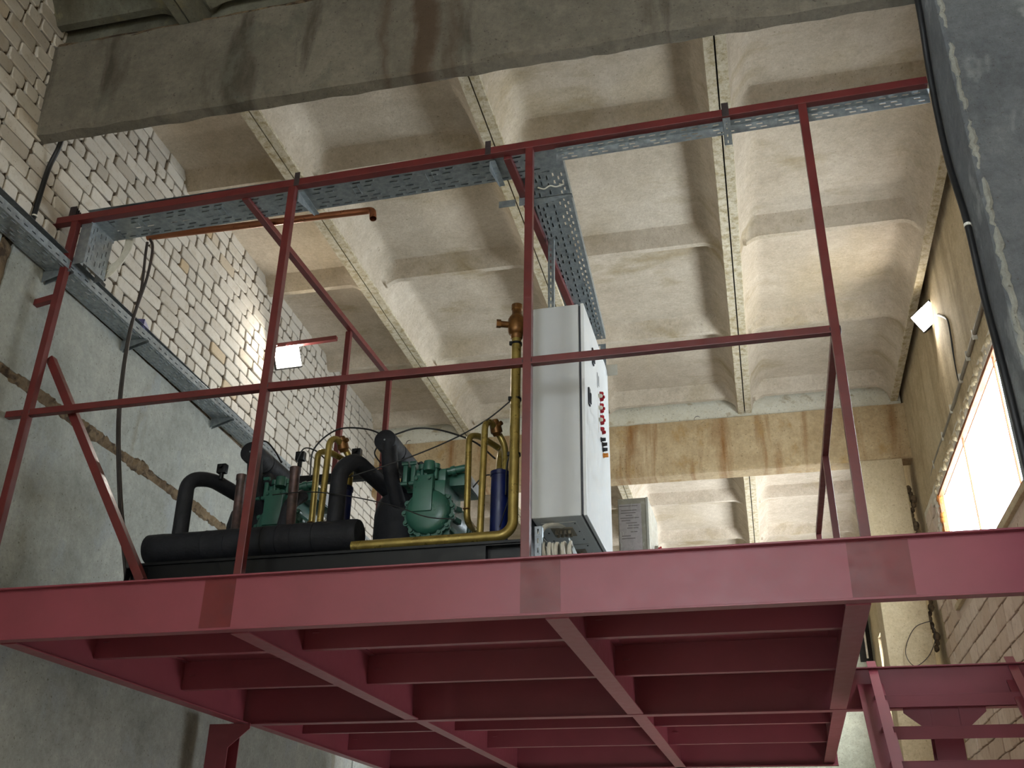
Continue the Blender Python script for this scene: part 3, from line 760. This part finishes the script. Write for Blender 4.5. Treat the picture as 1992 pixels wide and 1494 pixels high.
# suction header
def insul(name, a, b, r, seed, ends=True):
    a = Vector(a); b = Vector(b); L = (b-a).length; bm = nb(); prof = [(0, r*.96)]
    rr = random.Random(seed); t = .006
    while t < L-.02:
        prof.append((t, r*(1+rr.uniform(-.02, .03)))); t += rr.uniform(.05, .11)
        if rr.random() < .5 and t < L-.04: prof.append((t, r*1.0)); prof.append((t+.004, r*.955)); prof.append((t+.008, r*1.03)); t += .03
    prof.append((L-.006, r)); prof.append((L, r*.95)); lathe(bm, a, b-a, prof, 32)
    return obj(name, bm, M_foam, rk, smooth=True)
hd = insul('suction_header', (-2.245, .42, .315), (-.915, .42, .325), .088, 5)
bm = nb(); lathe(bm, (-.915, .42, .325), (1, 0, 0), [(0, .084), (.004, .084), (.005, .03), (.008, .025)], 28); obj('end_cap', bm, M_foam, hd, smooth=True)
def hose(pts, r=.046, rad=.1, seed=0): return pipe('insulated_pipe', M_foam, rk, pts, r, rad, 20, .12)
hose([(-2.055, .42, .36), (-2.065, .42, .75), (-1.99, .55, .80), (-1.88, .9, .76), (-1.72, 1.05, .74)], .046, .09)
hose([(-1.085, .45, .36), (-1.085, .45, .74), (-1.03, .52, .83), (-.95, .78, .77), (-.87, 1.0, .70)], .05, .1)
hose([(-1.42, .46, .36), (-1.405, .5, .58), (-1.38, .6, .66)], .04, .05)
for x in (-1.74, -1.395):
    z1 = .80 if x < -1.5 else .82
    bm = nb(); lathe(bm, (x+.02, .47, .39), (-.03 if x < -1.5 else -.02, 0, 1), [(0, .036), (.02, .036), (.03, .030), (z1-.46, .030), (z1-.45, .034), (z1-.42, .034)], 18)
    obj('copper_stub', bm, M_oxcop, rk, smooth=True)
# headers with discs facing forward + necks
def disc_header(x):
    c = Vector((x, .6, .985)); bm = nb()
    lathe(bm, c, (-.02, 1, .02), [(0, .062), (.004, .068), (.03, .070), (.2, .068), (.205, .064), (.21, .069), (.5, .067), (.505, .062), (.51, .068), (.85, .066)], 28)
    o = obj('receiver_header', bm, M_foam, rk, smooth=True)
    bm = nb(); lathe(bm, c+Vector((0, -.004, 0)), (0, 1, 0), [(0, .005), (.003, .006)], 10); obj('cap_rivet', bm, M_galv, o)
    hose([(x+.015, .64, .97), (x+.03, .66, .78), (x+.05, .80, .62)], .048, .08)
disc_header(-1.775); disc_header(-.88)
# suction accumulator (tall dark vessels behind)
for dx in (0, -1.0):
    bm = nb(); lathe(bm, (-.86+dx, .92, .18), (0, 0, 1), [(0, .12), (.02, .155), (.10, .165), (.42, .165), (.50, .15), (.56, .11), (.60, .06)], 30)
    obj('accumulator', bm, M_foam, rk, smooth=True)
    hose([(-.80+dx, .9, .70), (-.77+dx, .74, .80), (-.66+dx, .72, .83)], .045, .07)
    hose([(-.62+dx, .78, .84), (-.60+dx, 1.05, .84), (-.75+dx, 1.25, .60)], .04, .07)
bm = nb(); abox(bm, -2.05, -.85, 1.28, 1.33, 1.03, 1.09, .004); abox(bm, -2.05, -2.0, 1.28, 1.33, .18, 1.03, .004); abox(bm, -.92, -.87, 1.28, 1.33, .18, 1.03, .004); obj('rear_frame', bm, M_black, rk)
# gold liquid line along the front
pipe('liquid_line', M_brass, rk, [(-.93, .37, .24), (-.06, .37, .245), (-.012, .385, .30), (-.012, .40, 1.52)], .029, .07, 18)
bm = nb(); lathe(bm, (-.012, .40, 1.47), (0, 0, 1), [(0, .03), (.01, .036), (.03, .036), (.04, .048), (.06, .054), (.13, .054), (.15, .044), (.17, .030), (.20, .030), (.205, .034), (.235, .034)], 20)
cyl(bm, (-.05, .385, 1.565), (-.115, .355, 1.565), .020, 14); cyl(bm, (-.1, .36, 1.565), (-.125, .35, 1.565), .026, 6)
obj('service_valve', bm, M_valve, rk, smooth=True)
for z in (.72, 1.065, 1.43):
    bm = nb(); cyl(bm, (-.012, .40, z), (-.012, .40, z+.014), .034, 18); abox(bm, -.05, -.034, .375, .39, z-.004, z+.018); obj('pipe_clamp', bm, M_black, rk, smooth=True)
# thin capillary lines
caps_ = [([(-.025, .4, 1.08), (-.2, .45, .98), (-.42, .5, .90), (-.75, .52, .80), (-1.2, .5, .68)], .0045),
         ([(-1.42, .75, .85), (-1.40, .72, 1.02), (-1.25, .7, 1.13), (-1.06, .7, 1.12), (-.92, .66, 1.04), (-.86, .64, .93)], .0055),
         ([(-.86, .7, 1.06), (-.72, .7, 1.09), (-.55, .7, 1.06), (-.32, .62, .93), (-.18, .6, .80)], .0055),
         ([(-1.80, .62, 1.02), (-1.70, .62, 1.06), (-1.62, .62, .99), (-1.56, .62, .90)], .0055),
         ([(-1.5, .7, .93), (-1.46, .7, 1.02), (-1.38, .7, 1.0), (-1.3, .68, .93)], .0045),
         ([(-1.5, .45, .62), (-1.25, .40, .60), (-1.0, .38, .55), (-.7, .36, .46), (-.5, .36, .38), (-.35, .37, .36)], .0035),
         ([(-.38, .8, .70), (-.30, .8, .78), (-.22, .8, .76), (-.1, .8, .62)], .0045),
         ([(-.10, .55, .55), (-.08, .5, .72), (-.03, .48, .84)], .0045),
         ([(-.92, .66, .86), (-.98, .7, .95), (-.94, .7, 1.02), (-.89, .66, 1.03)], .0045),
         ([(-.012, .4, .62), (-.012, .43, .60), (-.07, .46, .45), (-.1, .44, .32)], .0035)]
for p, r in caps_: pipe('capillary_line', M_rubber, rk, p, r, curve=True, n=8)
for x, y, z in ((-1.50, .75, .99), (-1.14, .8, 1.0), (-1.92, .55, .86)):
    bm = nb(); abox(bm, x-.03, x+.03, y-.02, y+.02, z-.03, z+.03, .006); cyl(bm, (x, y, z-.03), (x, y, z-.07), .014, 12); cyl(bm, (x, y-.02, z+.01), (x, y-.035, z+.01), .012, 10); obj('pressure_switch', bm, M_black, rk, smooth=True)

# compressors
def compressor():
    cx, cz, y0 = -.575, .50, .56
    t = thing('compressor', (cx, .9, .18), 'green semi-hermetic compressor with bolted round end cover nearest the blue cylinder by the cabinet', 'compressor', 'green compressors on the rack')
    bm = nb(); lathe(bm, (cx, y0, cz), (0, 1, 0), [(0, .06), (.004, .105), (.02, .128), (.035, .136), (.05, .136), (.051, .150), (.07, .152), (.071, .142), (.30, .142), (.32, .15), (.34, .15), (.345, .13), (.62, .125), (.66, .10)], 40)
    obj('crankcase', bm, M_green, t, smooth=True)
    # flat raised panel running up from the cover
    bm = nb(); abox(bm, cx-.085, cx+.035, y0-.012, y0+.05, cz-.01, cz+.215, .008); abox(bm, cx-.075, cx+.10, y0+.03, y0+.36, cz+.06, cz+.195, .018)
    pn = obj('front_panel', bm, M_green, t, smooth=True)
    for i in range(3):
        g = nb(); 
    for k, (bx, bz) in enumerate(((-.065, .19), (.015, .19))):
        b2 = nb(); cyl(b2, (cx+bx, y0-.012, cz+bz), (cx+bx, y0-.024, cz+bz), .011, 6); obj('bolt', b2, M_green, pn)
    for k in range(11):
        a = math.radians(-205+k*24.0)
        if 60 < (math.degrees(a) % 360) < 120: continue
        b2 = nb(); px, pz = cx+.146*math.cos(a), cz+.146*math.sin(a)
        cyl(b2, (px, y0+.045, pz), (px, y0+.075, pz), .019, 12); cyl(b2, (px, y0+.03, pz), (px, y0+.045, pz), .012, 6)
        obj('bolt', b2, M_green, t, smooth=True)
    # ribs on the right flank
    for k, a in enumerate((-38, -14, 12)):
        a = math.radians(a); b2 = nb(); ux, uz = math.cos(a), math.sin(a)
        bar(b2, (cx+ux*.11, y0+.02, cz+uz*.11), (cx+ux*.165, y0+.15, cz+uz*.165), .03, .03, None, .004); obj('boss', b2, M_green, t)
    for k in range(6):
        b2 = nb(); lathe(b2, (cx, y0+.36+k*.035, cz), (0, 1, 0), [(0, .13), (.002, .158), (.006, .158), (.008, .13)], 32); obj('cooling_fin', b2, M_green, t, smooth=True)
    # cylinder head with two service valve flanges
    bm = nb(); abox(bm, cx-.05, cx+.09, y0+.06, y0+.34, cz+.19, cz+.275, .012); o = obj('cylinder_head', bm, M_green, t, smooth=True)
    for bx in (-.05, .035):
        b2 = nb(); cyl(b2, (cx+bx, y0+.04, cz+.20), (cx+bx, y0+.04, cz+.285), .013, 12); cyl(b2, (cx+bx, y0+.04, cz+.265), (cx+bx, y0+.04, cz+.295), .024, 14); obj('head_bolt', b2, M_green, o, smooth=True)
    b2 = nb(); lathe(b2, (cx, y0+.02, cz+.245), (0, 0, 1), [(0, .035), (.03, .037), (.06, .034), (.065, .02)], 18); obj('valve_cap', b2, M_green, o, smooth=True)
    # square suction flange on the left
    for dx, s in ((-.165, .064), (-.115, .064)):
        b2 = nb(); abox(b2, cx+dx, cx+dx+.028, y0+.02, y0+.15, cz+.17, cz+.315, .006)
        for sy, sz in ((.02, .178), (.14, .178), (.02, .305), (.14, .305)): cyl(b2, (cx+dx-.006, y0+sy+.0, cz+sz), (cx+dx+.034, y0+sy+.0, cz+sz), .013, 8)
        obj('suction_flange', b2, M_green, t, smooth=True)
    b2 = nb(); cyl(b2, (cx-.09, y0+.085, cz+.245), (cx-.02, y0+.085, cz+.245), .045, 18); obj('suction_port', b2, M_green, t, smooth=True)
    # terminal box
    b2 = nb(); abox(b2, cx+.075, cx+.20, y0+.14, y0+.40, cz+.19, cz+.275, .006); bx = obj('terminal_box', b2, M_green, t, smooth=True)
    b2 = nb(); abox(b2, cx+.20, cx+.207, y0+.15, y0+.39, cz+.195, cz+.27, .002); obj('box_cover', b2, M_cab, bx)
    b2 = nb(); cyl(b2, (cx+.05, y0+.10, cz+.262), (cx+.20, y0+.115, cz+.29), .022, 14); cyl(b2, (cx+.11, y0+.105, cz+.27), (cx+.135, y0+.108, cz+.277), .03, 14); obj('discharge_valve', b2, M_green, t, smooth=True)
    for sx in (-1, 1):
        b2 = nb(); abox(b2, cx+sx*.10-.02, cx+sx*.10+.02, y0+.08, y0+.14, .18, cz-.08, .004); abox(b2, cx+sx*.10-.02, cx+sx*.10+.02, y0+.5, y0+.56, .18, cz-.06, .004); obj('foot', b2, M_green, t)
    return t
cp = compressor()
dup(cp, (-1.0, .10, .02), 'green semi-hermetic compressor partly hidden behind the left part of the black header')

# gold oil pipes and blue cylinder: one set per compressor
def oilset():
    t = thing('oil_separator', (-.15, .6, .2), 'navy blue oil separator cylinder with gold pipes between the right compressor and the red post', 'oil separator', 'blue oil separators on the rack')
    bm = nb(); lathe(bm, (-.148, .6, .22), (0, 0, 1), [(0, .045), (.01, .052), (.465, .052), (.466, .057), (.49, .057), (.495, .045), (.51, .02)], 26); obj('vessel', bm, M_blue, t, smooth=True)
    pipe('oil_pipe', M_brass, t, [(-.33, .78, .42), (-.345, .62, .43), (-.345, .60, .96), (-.30, .66, .985), (-.20, .82, .95), (-.165, .66, .85), (-.165, .62, .68)], .0195, .06, 14)
    pipe('oil_pipe', M_brass, t, [(-.215, .45, .255), (-.205, .45, .955), (-.19, .50, 1.0), (-.165, .60, .965), (-.125, .62, .88), (-.118, .60, .68)], .0195, .05, 14)
    bm = nb(); lathe(bm, (-.178, .55, 1.03), (.12, .35, -.93), [(0, .02), (.012, .026), (.03, .026), (.035, .034), (.08, .036), (.085, .028), (.10, .022)], 14); cyl(bm, (-.165, .56, .99), (-.13, .54, 1.0), .014, 10); obj('service_valve', bm, M_valve, t, smooth=True)
    for x in (-.345,):
        bm = nb(); cyl(bm, (x, .60, .50), (x, .60, .503), .0205, 14); obj('solder_ring', bm, M_valve, t)
    return t
osp = oilset()
dup(osp, (-.985, .04, .0), 'blue oil separator and gold pipes behind the insulated elbow in the middle of the rack')

# ------------------------------------------------------------ control cabinet
cb = thing('control_cabinet', (.26, .8, .31), 'tall light grey control cabinet with white door and red indicator lamps', 'cabinet')
X0, X1, Y0, Y1, Z0, Z1 = .100, .372, .345, 1.22, .322, 1.632
box('body', M_cab, cb, X0, X1, Y0, Y1, Z0, Z1, .006)
box('door_seal', M_seal, cb, X1, X1+.012, Y0+.008, Y1-.008, Z0+.008, Z1-.008, .001)
dr = box('door', M_door, cb, X1+.012, X1+.032, Y0-.002, Y1+.002, Z0-.002, Z1+.003, .005)
xd = X1+.032
for (y, z) in ((.46, 1.075), (.62, 1.42)):
    bm = nb(); abox(bm, xd, xd+.010, y-.022, y+.022, z-.055, z+.055, .006); abox(bm, xd+.009, xd+.017, y-.012, y+.012, z-.045, z+.02, .003); obj('handle', bm, M_seal, dr, smooth=True)
LP = []
for i in range(6): LP.append((.86, 1.295-.0445*i+.0, 0))
for i in range(1, 6, 2): LP.append((.92, 1.30-.0445*i, 0))
for i in range(3): LP.append((.80, 1.34-.0445*(i*2+1), 1))
k = 0
for col in range(3):
    for rw in range(7):
        if col == 0 and rw not in (1, 3, 5): continue
        y = .83+.05*col; z = 1.30-.04*rw
        if col == 2 and rw % 2: continue
        bm = nb()
        lathe(bm, (xd, y, z), (1, 0, 0), [(0, .014), (.004, .0145), (.006, .012), (.016, .012), (.022, .007)], 14)
        obj('indicator_lamp', bm, M_redl if col else M_tie, dr, smooth=True)
for (y, z, mt) in ((.87, .985, M_seal), (.92, .975, M_dark), (.93, .945, M_seal)):
    bm = nb(); lathe(bm, (xd, y, z), (1, 0, 0), [(0, .016), (.005, .016), (.006, .012), (.02, .011)], 14); abox(bm, xd+.018, xd+.03, y-.003, y+.003, z-.01, z+.01); obj('selector_switch', bm, mt, dr, smooth=True)
bm = nb(); lathe(bm, (xd, .95, .915), (1, 0, 0), [(0, .016), (.006, .016), (.008, .013), (.03, .013)], 14); obj('orange_button', bm, M_orange, dr, smooth=True)
for y, z0, z1 in ((.78, 1.30, 1.40), (.83, 1.33, 1.40)):
    for q in range(2): box('label_strip', M_label, dr, xd, xd+.0012, y+q*.012, y+q*.012+.007, z0, z1, 0)
for y, z0, z1 in ((.89, 1.20, 1.32), (.95, 1.12, 1.24), (.79, 1.0, 1.28)):
    box('label_strip', M_label if y > .8 else M_tie, dr, xd, xd+.0012, y, y+.007, z0, z1, 0)
# gland plates in the floor of the cabinet
for y0 in (.43, .82):
    gp = box('gland_plate', M_cab, cb, X0+.035, X1-.045, y0, y0+.31, Z0-.004, Z0, .0015)
    for sx in (.045, X1-X0-.055):
        for yy in (.02, .155, .29):
            bm = nb(); cyl(bm, (X0+sx, y0+yy, Z0-.004), (X0+sx, y0+yy, Z0-.008), .004, 8); obj('screw', bm, M_seal, gp)
    bm = nb(); abox(bm, X0+.07, X1-.08, y0+.08, y0+.22, Z0-.0085, Z0-.003, .001); obj('gland_opening', bm, M_grey, gp)
    for i in range(4):
        for yy in (.12, .17):
            bm = nb(); cyl(bm, (X0+.095+i*.024, y0+yy, Z0-.004), (X0+.095+i*.024, y0+yy, Z0-.028), .009, 10); obj('cable_gland', bm, M_grey, gp, smooth=True)
# back-board and strut stand behind it
cs = thing('cabinet_stand', (.09, .8, 0), 'stand of slotted galvanised struts with a black back board behind the grey cabinet', 'stand')
box('back_board', M_black, cs, .075, .096, .36, 1.2, .10, 1.6, .002)
def strut(x, y, z0, z1, name='strut'):
    bm = nb(); slotted(bm, z0, z1, [(.02, .2, 0)], 0, .04, lambda u, v, w_: (x+v, y+w_, u), .05, .025, .008); abox(bm, x, x+.002, y, y+.04, z0, z1); abox(bm, x+.038, x+.04, y, y+.04, z0, z1)
    return obj(name, bm, M_galv, cs)
strut(.06, .95, 0, 2.56); strut(.165, .13, .0, .20); strut(.105, 1.22, 0, 1.6)
bm = nb(); prism(bm, [(.40, .0), (.33, .16), (.325, .155), (.37, .0)], 'y', .22, .26); obj('flat_bar', bm, M_galv, cs)
bm = nb(); bar(bm, (.18, .14, .16), (.26, .25, .08), .03, .004); obj('flat_bar', bm, M_galv, cs)
# white cable loom from the gland plate and its coil
bm = nb(); rr = random.Random(3)
for i in range(5):
    o_ = Vector((rr.uniform(-.014, .014), rr.uniform(-.015, .015), 0))
    tube(bm, catmull([Vector((.245+i*.006, .53, .33))+o_, Vector((.225, .46, .315))+o_, Vector((.175, .38, .285))+o_, Vector((.155, .33, .22))+o_, Vector((.17, .28, .14))+o_, Vector((.205, .22, .07))+o_]), .0105, 8)
tag(obj('cable_loom', bm, M_wcable, None, smooth=True), 'bundle of white cables curving down from under the grey cabinet', 'cable')
bm = nb()
pts = []
for i in range(300):
    a = i/300*2*PI*13; x = .185+.17*i/300
    pts.append(Vector((x+.012*math.sin(a*.37), .20+.055*math.cos(a), .07+.055*math.sin(a)+.008*math.sin(i*.13))))
tube(bm, pts, .0065, 7)
tag(obj('cable_coil', bm, M_wcable, None, smooth=True), 'coil of white cable lying on the platform edge under the grey cabinet', 'cable')

# film wrapped panel further back
vp = thing('wrapped_panel', (.36, 2.8, 0), 'grey electrical panel wrapped in clear film with a printed sheet on its side', 'panel')
x0, x1, ya, yb = .255, .465, 2.55, 3.15
box('body', M_wrap, vp, x0, x1, ya, yb, .35, 1.235, .004)
box('side_door', M_film, vp, x1, x1+.02, ya-.003, yb, .35, 1.238, .004)
sh = box('printed_sheet', M_paper, vp, x0+.008, x1-.035, ya-.0025, ya-.0005, .79, 1.19, .0)
for i, (a, b, z) in enumerate(((.02, .85, 1.175), (.1, .8, 1.14), (.08, .75, 1.12), (.3, .6, 1.10), (.05, .9, 1.08), (.1, .5, 1.06), (.3, .8, 1.04), (.4, .9, 1.02), (.35, .85, 1.0), (.5, .8, .97), (.1, .5, .94), (.1, .7, .92))):
    L = x1-x0-.043; box('print_line', M_ink, sh, x0+.008+a*L, x0+.008+b*L, ya-.0032, ya-.0024, z-.003, z+.003, 0)
bm = nb(); cyl(bm, (x1+.02, 2.9, .93), (x1+.045, 2.9, .93), .035, 16); obj('switch_base', bm, M_grey, vp, smooth=True)
bm = nb(); cyl(bm, (x1+.045, 2.9, .93), (x1+.06, 2.9, .93), .022, 16); abox(bm, x1+.055, x1+.07, 2.892, 2.908, .905, .955); obj('red_switch', bm, M_redl, vp, smooth=True)
bm = nb(); rr = random.Random(9)
for i in range(16):
    x = rr.uniform(x0+.01, x1-.01); z = rr.uniform(.6, 1.2); tube(bm, [(x, ya-.004, z), (x+rr.uniform(-.008, .008), ya-.006, z+.02), (x+rr.uniform(-.012, .012), ya-.004, z+rr.uniform(.03, .07))], .0016, 5)
obj('film_crease', bm, M_film, vp)
for x in (x0, x1-.03): box('leg', M_grey, vp, x, x+.03, 2.6, 2.63, 0, .35, .001)

# ------------------------------------------------------------ floodlights
def flood(loc, d, label, size=.22, wh=(1, .8)):
    t = thing('floodlight', loc, label, 'lamp'); d = Vector(d).normalized()
    q = d.to_track_quat('Z', 'Y').to_matrix().to_4x4(); M = Matrix.Translation(loc) @ q @ Matrix.Rotation(.35, 4, 'Z')
    a, b = size/2*wh[0], size/2*wh[1]
    bm = nb(); abox(bm, -a, a, -b, b, -.05, 0, .006); abox(bm, -a*.7, a*.7, -b*.7, b*.7, -.075, -.05, .004); obj('housing', bm, M_dark, t, M)
    bm = nb(); abox(bm, -a*.92, a*.92, -b*.9, b*.9, .0, .004, .0015); obj('lens', bm, M_lamp, t, M)
    bm = nb()
    tube(bm, [(-a-.008, 0, -.02), (-a-.008, 0, -.09), (a+.008, 0, -.09), (a+.008, 0, -.02)], .005, 8); obj('yoke', bm, M_dark, t, M)
    return t
flood((2.985, 4.2, 3.46), (-.55, -.72, -.42), 'lit floodlight high on the right wall beside the ceiling', .25)
flood((-3.10, 3.36, 3.30), (.62, -.72, -.30), 'lit floodlight on the white brick wall behind the second railing post', .27, (1, .95))

# ------------------------------------------------------------ loose cables
def cable(pts, r, mat, label, n=8, M=I4, name='cable', step=8):
    bm = nb(); tube(bm, catmull(pts, step), r, n); return tag(obj(name, bm, mat, None, M, smooth=True), label, 'cable')
cable([(-2.60, .30, 2.52), (-2.565, .30, 2.44), (-2.56, .30, 2.2), (-2.60, .30, 1.8), (-2.55, .30, 1.2), (-2.40, .28, .6), (-2.24, .27, .12), (-2.22, .27, .01)], .0095, M_brown, 'dark brown cable hanging from the tray to the platform, right-hand one of the pair')
cable([(-2.64, .33, 2.52), (-2.625, .32, 2.4), (-2.60, .32, 2.1), (-2.615, .31, 1.75), (-2.57, .31, 1.2), (-2.42, .29, .6), (-2.27, .28, .12), (-2.25, .28, .01)], .0095, M_brown, 'dark brown cable hanging from the tray to the platform, left-hand one of the pair')
bm = nb(); rr = random.Random(11)
for i in range(9):
    k = i*.011
    tube(bm, catmull([(-2.79+k*.3, .30+k*.3, 2.60), (-2.80+k*.6, .31, 2.46-k*.1), (-2.84, .30, 2.36-k), (-2.93, .29, 2.335-k), (-3.02, .27, 2.38-k*.6), (-3.06, .30, 2.42)]), .006, 6)
tag(obj('cable_bundle', bm, M_wcable, None, smooth=True), 'looped bundle of white cables behind the short vertical tray on the left', 'cable')
ck = thing('wall_duct', (-3.1, .5, 2.3), 'grey steel channel and dark clips on the white bricks behind the cable bundle', 'bracket')
bm = nb(); abox(bm, .0, .03, .55, 1.15, 2.27, 2.29, .001); abox(bm, .0, .003, .55, 1.15, 2.25, 2.31); abox(bm, .02, .05, .62, .66, 2.30, 2.62, .002); abox(bm, .02, .05, .70, .75, 2.28, 2.60, .002); obj('channel', bm, M_galv, ck, WL)
bm = nb(); abox(bm, .0, .06, .85, .93, 2.36, 2.40, .004); abox(bm, .0, .06, .88, .92, 2.42, 2.47, .004); obj('clip', bm, M_dark, ck, WL)
bm = nb()
for i in range(7): abox(bm, -3.10, -3.05, .06+.016*i, .066+.016*i, 2.62-.004*i, 2.70-.006*i)
tag(obj('clip_comb', bm, M_weld, None), 'dark comb of small metal clips above the left end of the top rail', 'bracket')
cable([(-2.99, -.29, 2.985), (-3.05, -.24, 2.94), (-3.10, -.22, 2.82), (-3.11, -.22, 2.6), (-3.11, -.22, 2.3), (-3.07, -.22, 2.21)], .017, M_rubber, 'thick black cable from the roof beam down the white bricks to the wall tray', 12)
for z in (2.86, 2.42):
    bm = nb(); cyl(bm, (-3.107, -.22, z), (-3.107, -.22, z+.01), .0185, 12); tag(obj('cable_tie', bm, M_tie, None), 'white tie on the thick black cable at the left, %s one' % ('upper' if z > 2.6 else 'lower'), 'tie')
cable([(2.385, -.36, 3.4), (2.385, -.35, 2.84), (2.385, -.27, 2.45), (2.385, -.235, 2.1), (2.385, -.25, 1.80), (2.385, -.33, 1.42), (2.385, -.335, 1.0), (2.385, -.38, .59), (2.385, -.40, .2), (2.385, -.41, -.25)], .016, M_rubber, 'thick black cable running down the near concrete column', 12)
bm = nb(); cyl(bm, (2.385, -.333, 1.405), (2.385, -.335, 1.39), .0185, 12); tag(obj('cable_tie', bm, M_tie, None), 'white tie round the thick black cable on the near column', 'tie')
cable([(3.03, 3.9, 3.30), (3.035, 3.62, 3.1), (3.035, 3.56, 2.98), (3.035, 3.62, 2.7), (3.035, 3.62, 2.49), (3.035, 3.50, 2.44), (3.035, 3.2, 2.47), (3.035, 2.5, 2.50)], .011, M_rubber, 'black cable looping down from the right floodlight')
cable([(3.03, 1.9, 2.50), (3.03, 2.45, 2.465), (3.03, 3.5, 2.44), (3.03, 4.5, 2.44), (3.03, 5.5, 2.455), (3.03, 6.3, 2.3), (3.03, 6.4, 2.1)], .017, M_grey, 'grey conduit running above the window along the right wall', 12)
for i, y in enumerate((2.75, 3.1, 3.5, 4.1, 4.7, 5.4)):
    bm = nb(); abox(bm, 3.01, 3.055, y-.006, y+.006, 2.405, 2.49, .001); tag(obj('conduit_clip', bm, M_tie, None), 'white clip holding the grey conduit above the right window, %s' % ('nearest the camera', 'second from the camera', 'third from the camera', 'third from the far end', 'second from the far end', 'nearest the far end')[i], 'clip', 'white clips along the grey conduit')
# violet box on the wall tray
bx = thing('small_box', (-3.0, 1.0, 2.24), 'small violet patterned carton sitting on the left wall tray', 'box')
Mx = WL @ Matrix.Translation((.10, 1.36, 2.235)) @ Matrix.Rotation(.3, 4, 'Z')
bm = nb(); abox(bm, -.05, .05, -.07, .07, 0, .085, .002); cb_ = obj('carton', bm, M_violet, bx, Mx)
bm = nb(); abox(bm, -.045, .045, .0705, .072, .006, .08, 0); obj('end_flap', bm, M_tie, bx, Mx)
# paper tag on the cabinet door edge
bm = nb(); abox(bm, .40, .50, 1.18, 1.185, 1.52, 1.60, 0); 
tag(obj('plastic_bag', bm, M_film, None, Matrix.Translation((-.03, .042, .08)), label=None), 'small clear plastic bag hanging behind the cabinet door edge', 'bag')
# dark window opening seen under the platform on the far wall
dw = thing('window_3', (2.4, 13.4, -1), kind='structure')
box('dark_opening', M_gap, dw, 2.70, 2.90, 13.43, 13.462, 2.2, 2.93, 0); box('window_frame', M_wfoam, dw, 2.80, 2.83, 13.41, 13.44, 2.25, 2.9, .002)
# wire loop on the far column
bm = nb(); tube(bm, catmull([(2.9, 6.42, 1.15), (2.72, 6.43, 1.08), (2.60, 6.43, .85), (2.66, 6.42, .70), (2.80, 6.43, .78), (2.9, 6.43, .95), (2.9, 6.42, 1.1)]), .004, 6); tag(obj('wire_loop', bm, M_brown, None, smooth=True), 'thin wire loop on the far column below the platform level', 'wire')
bpy.context.view_layer.update()
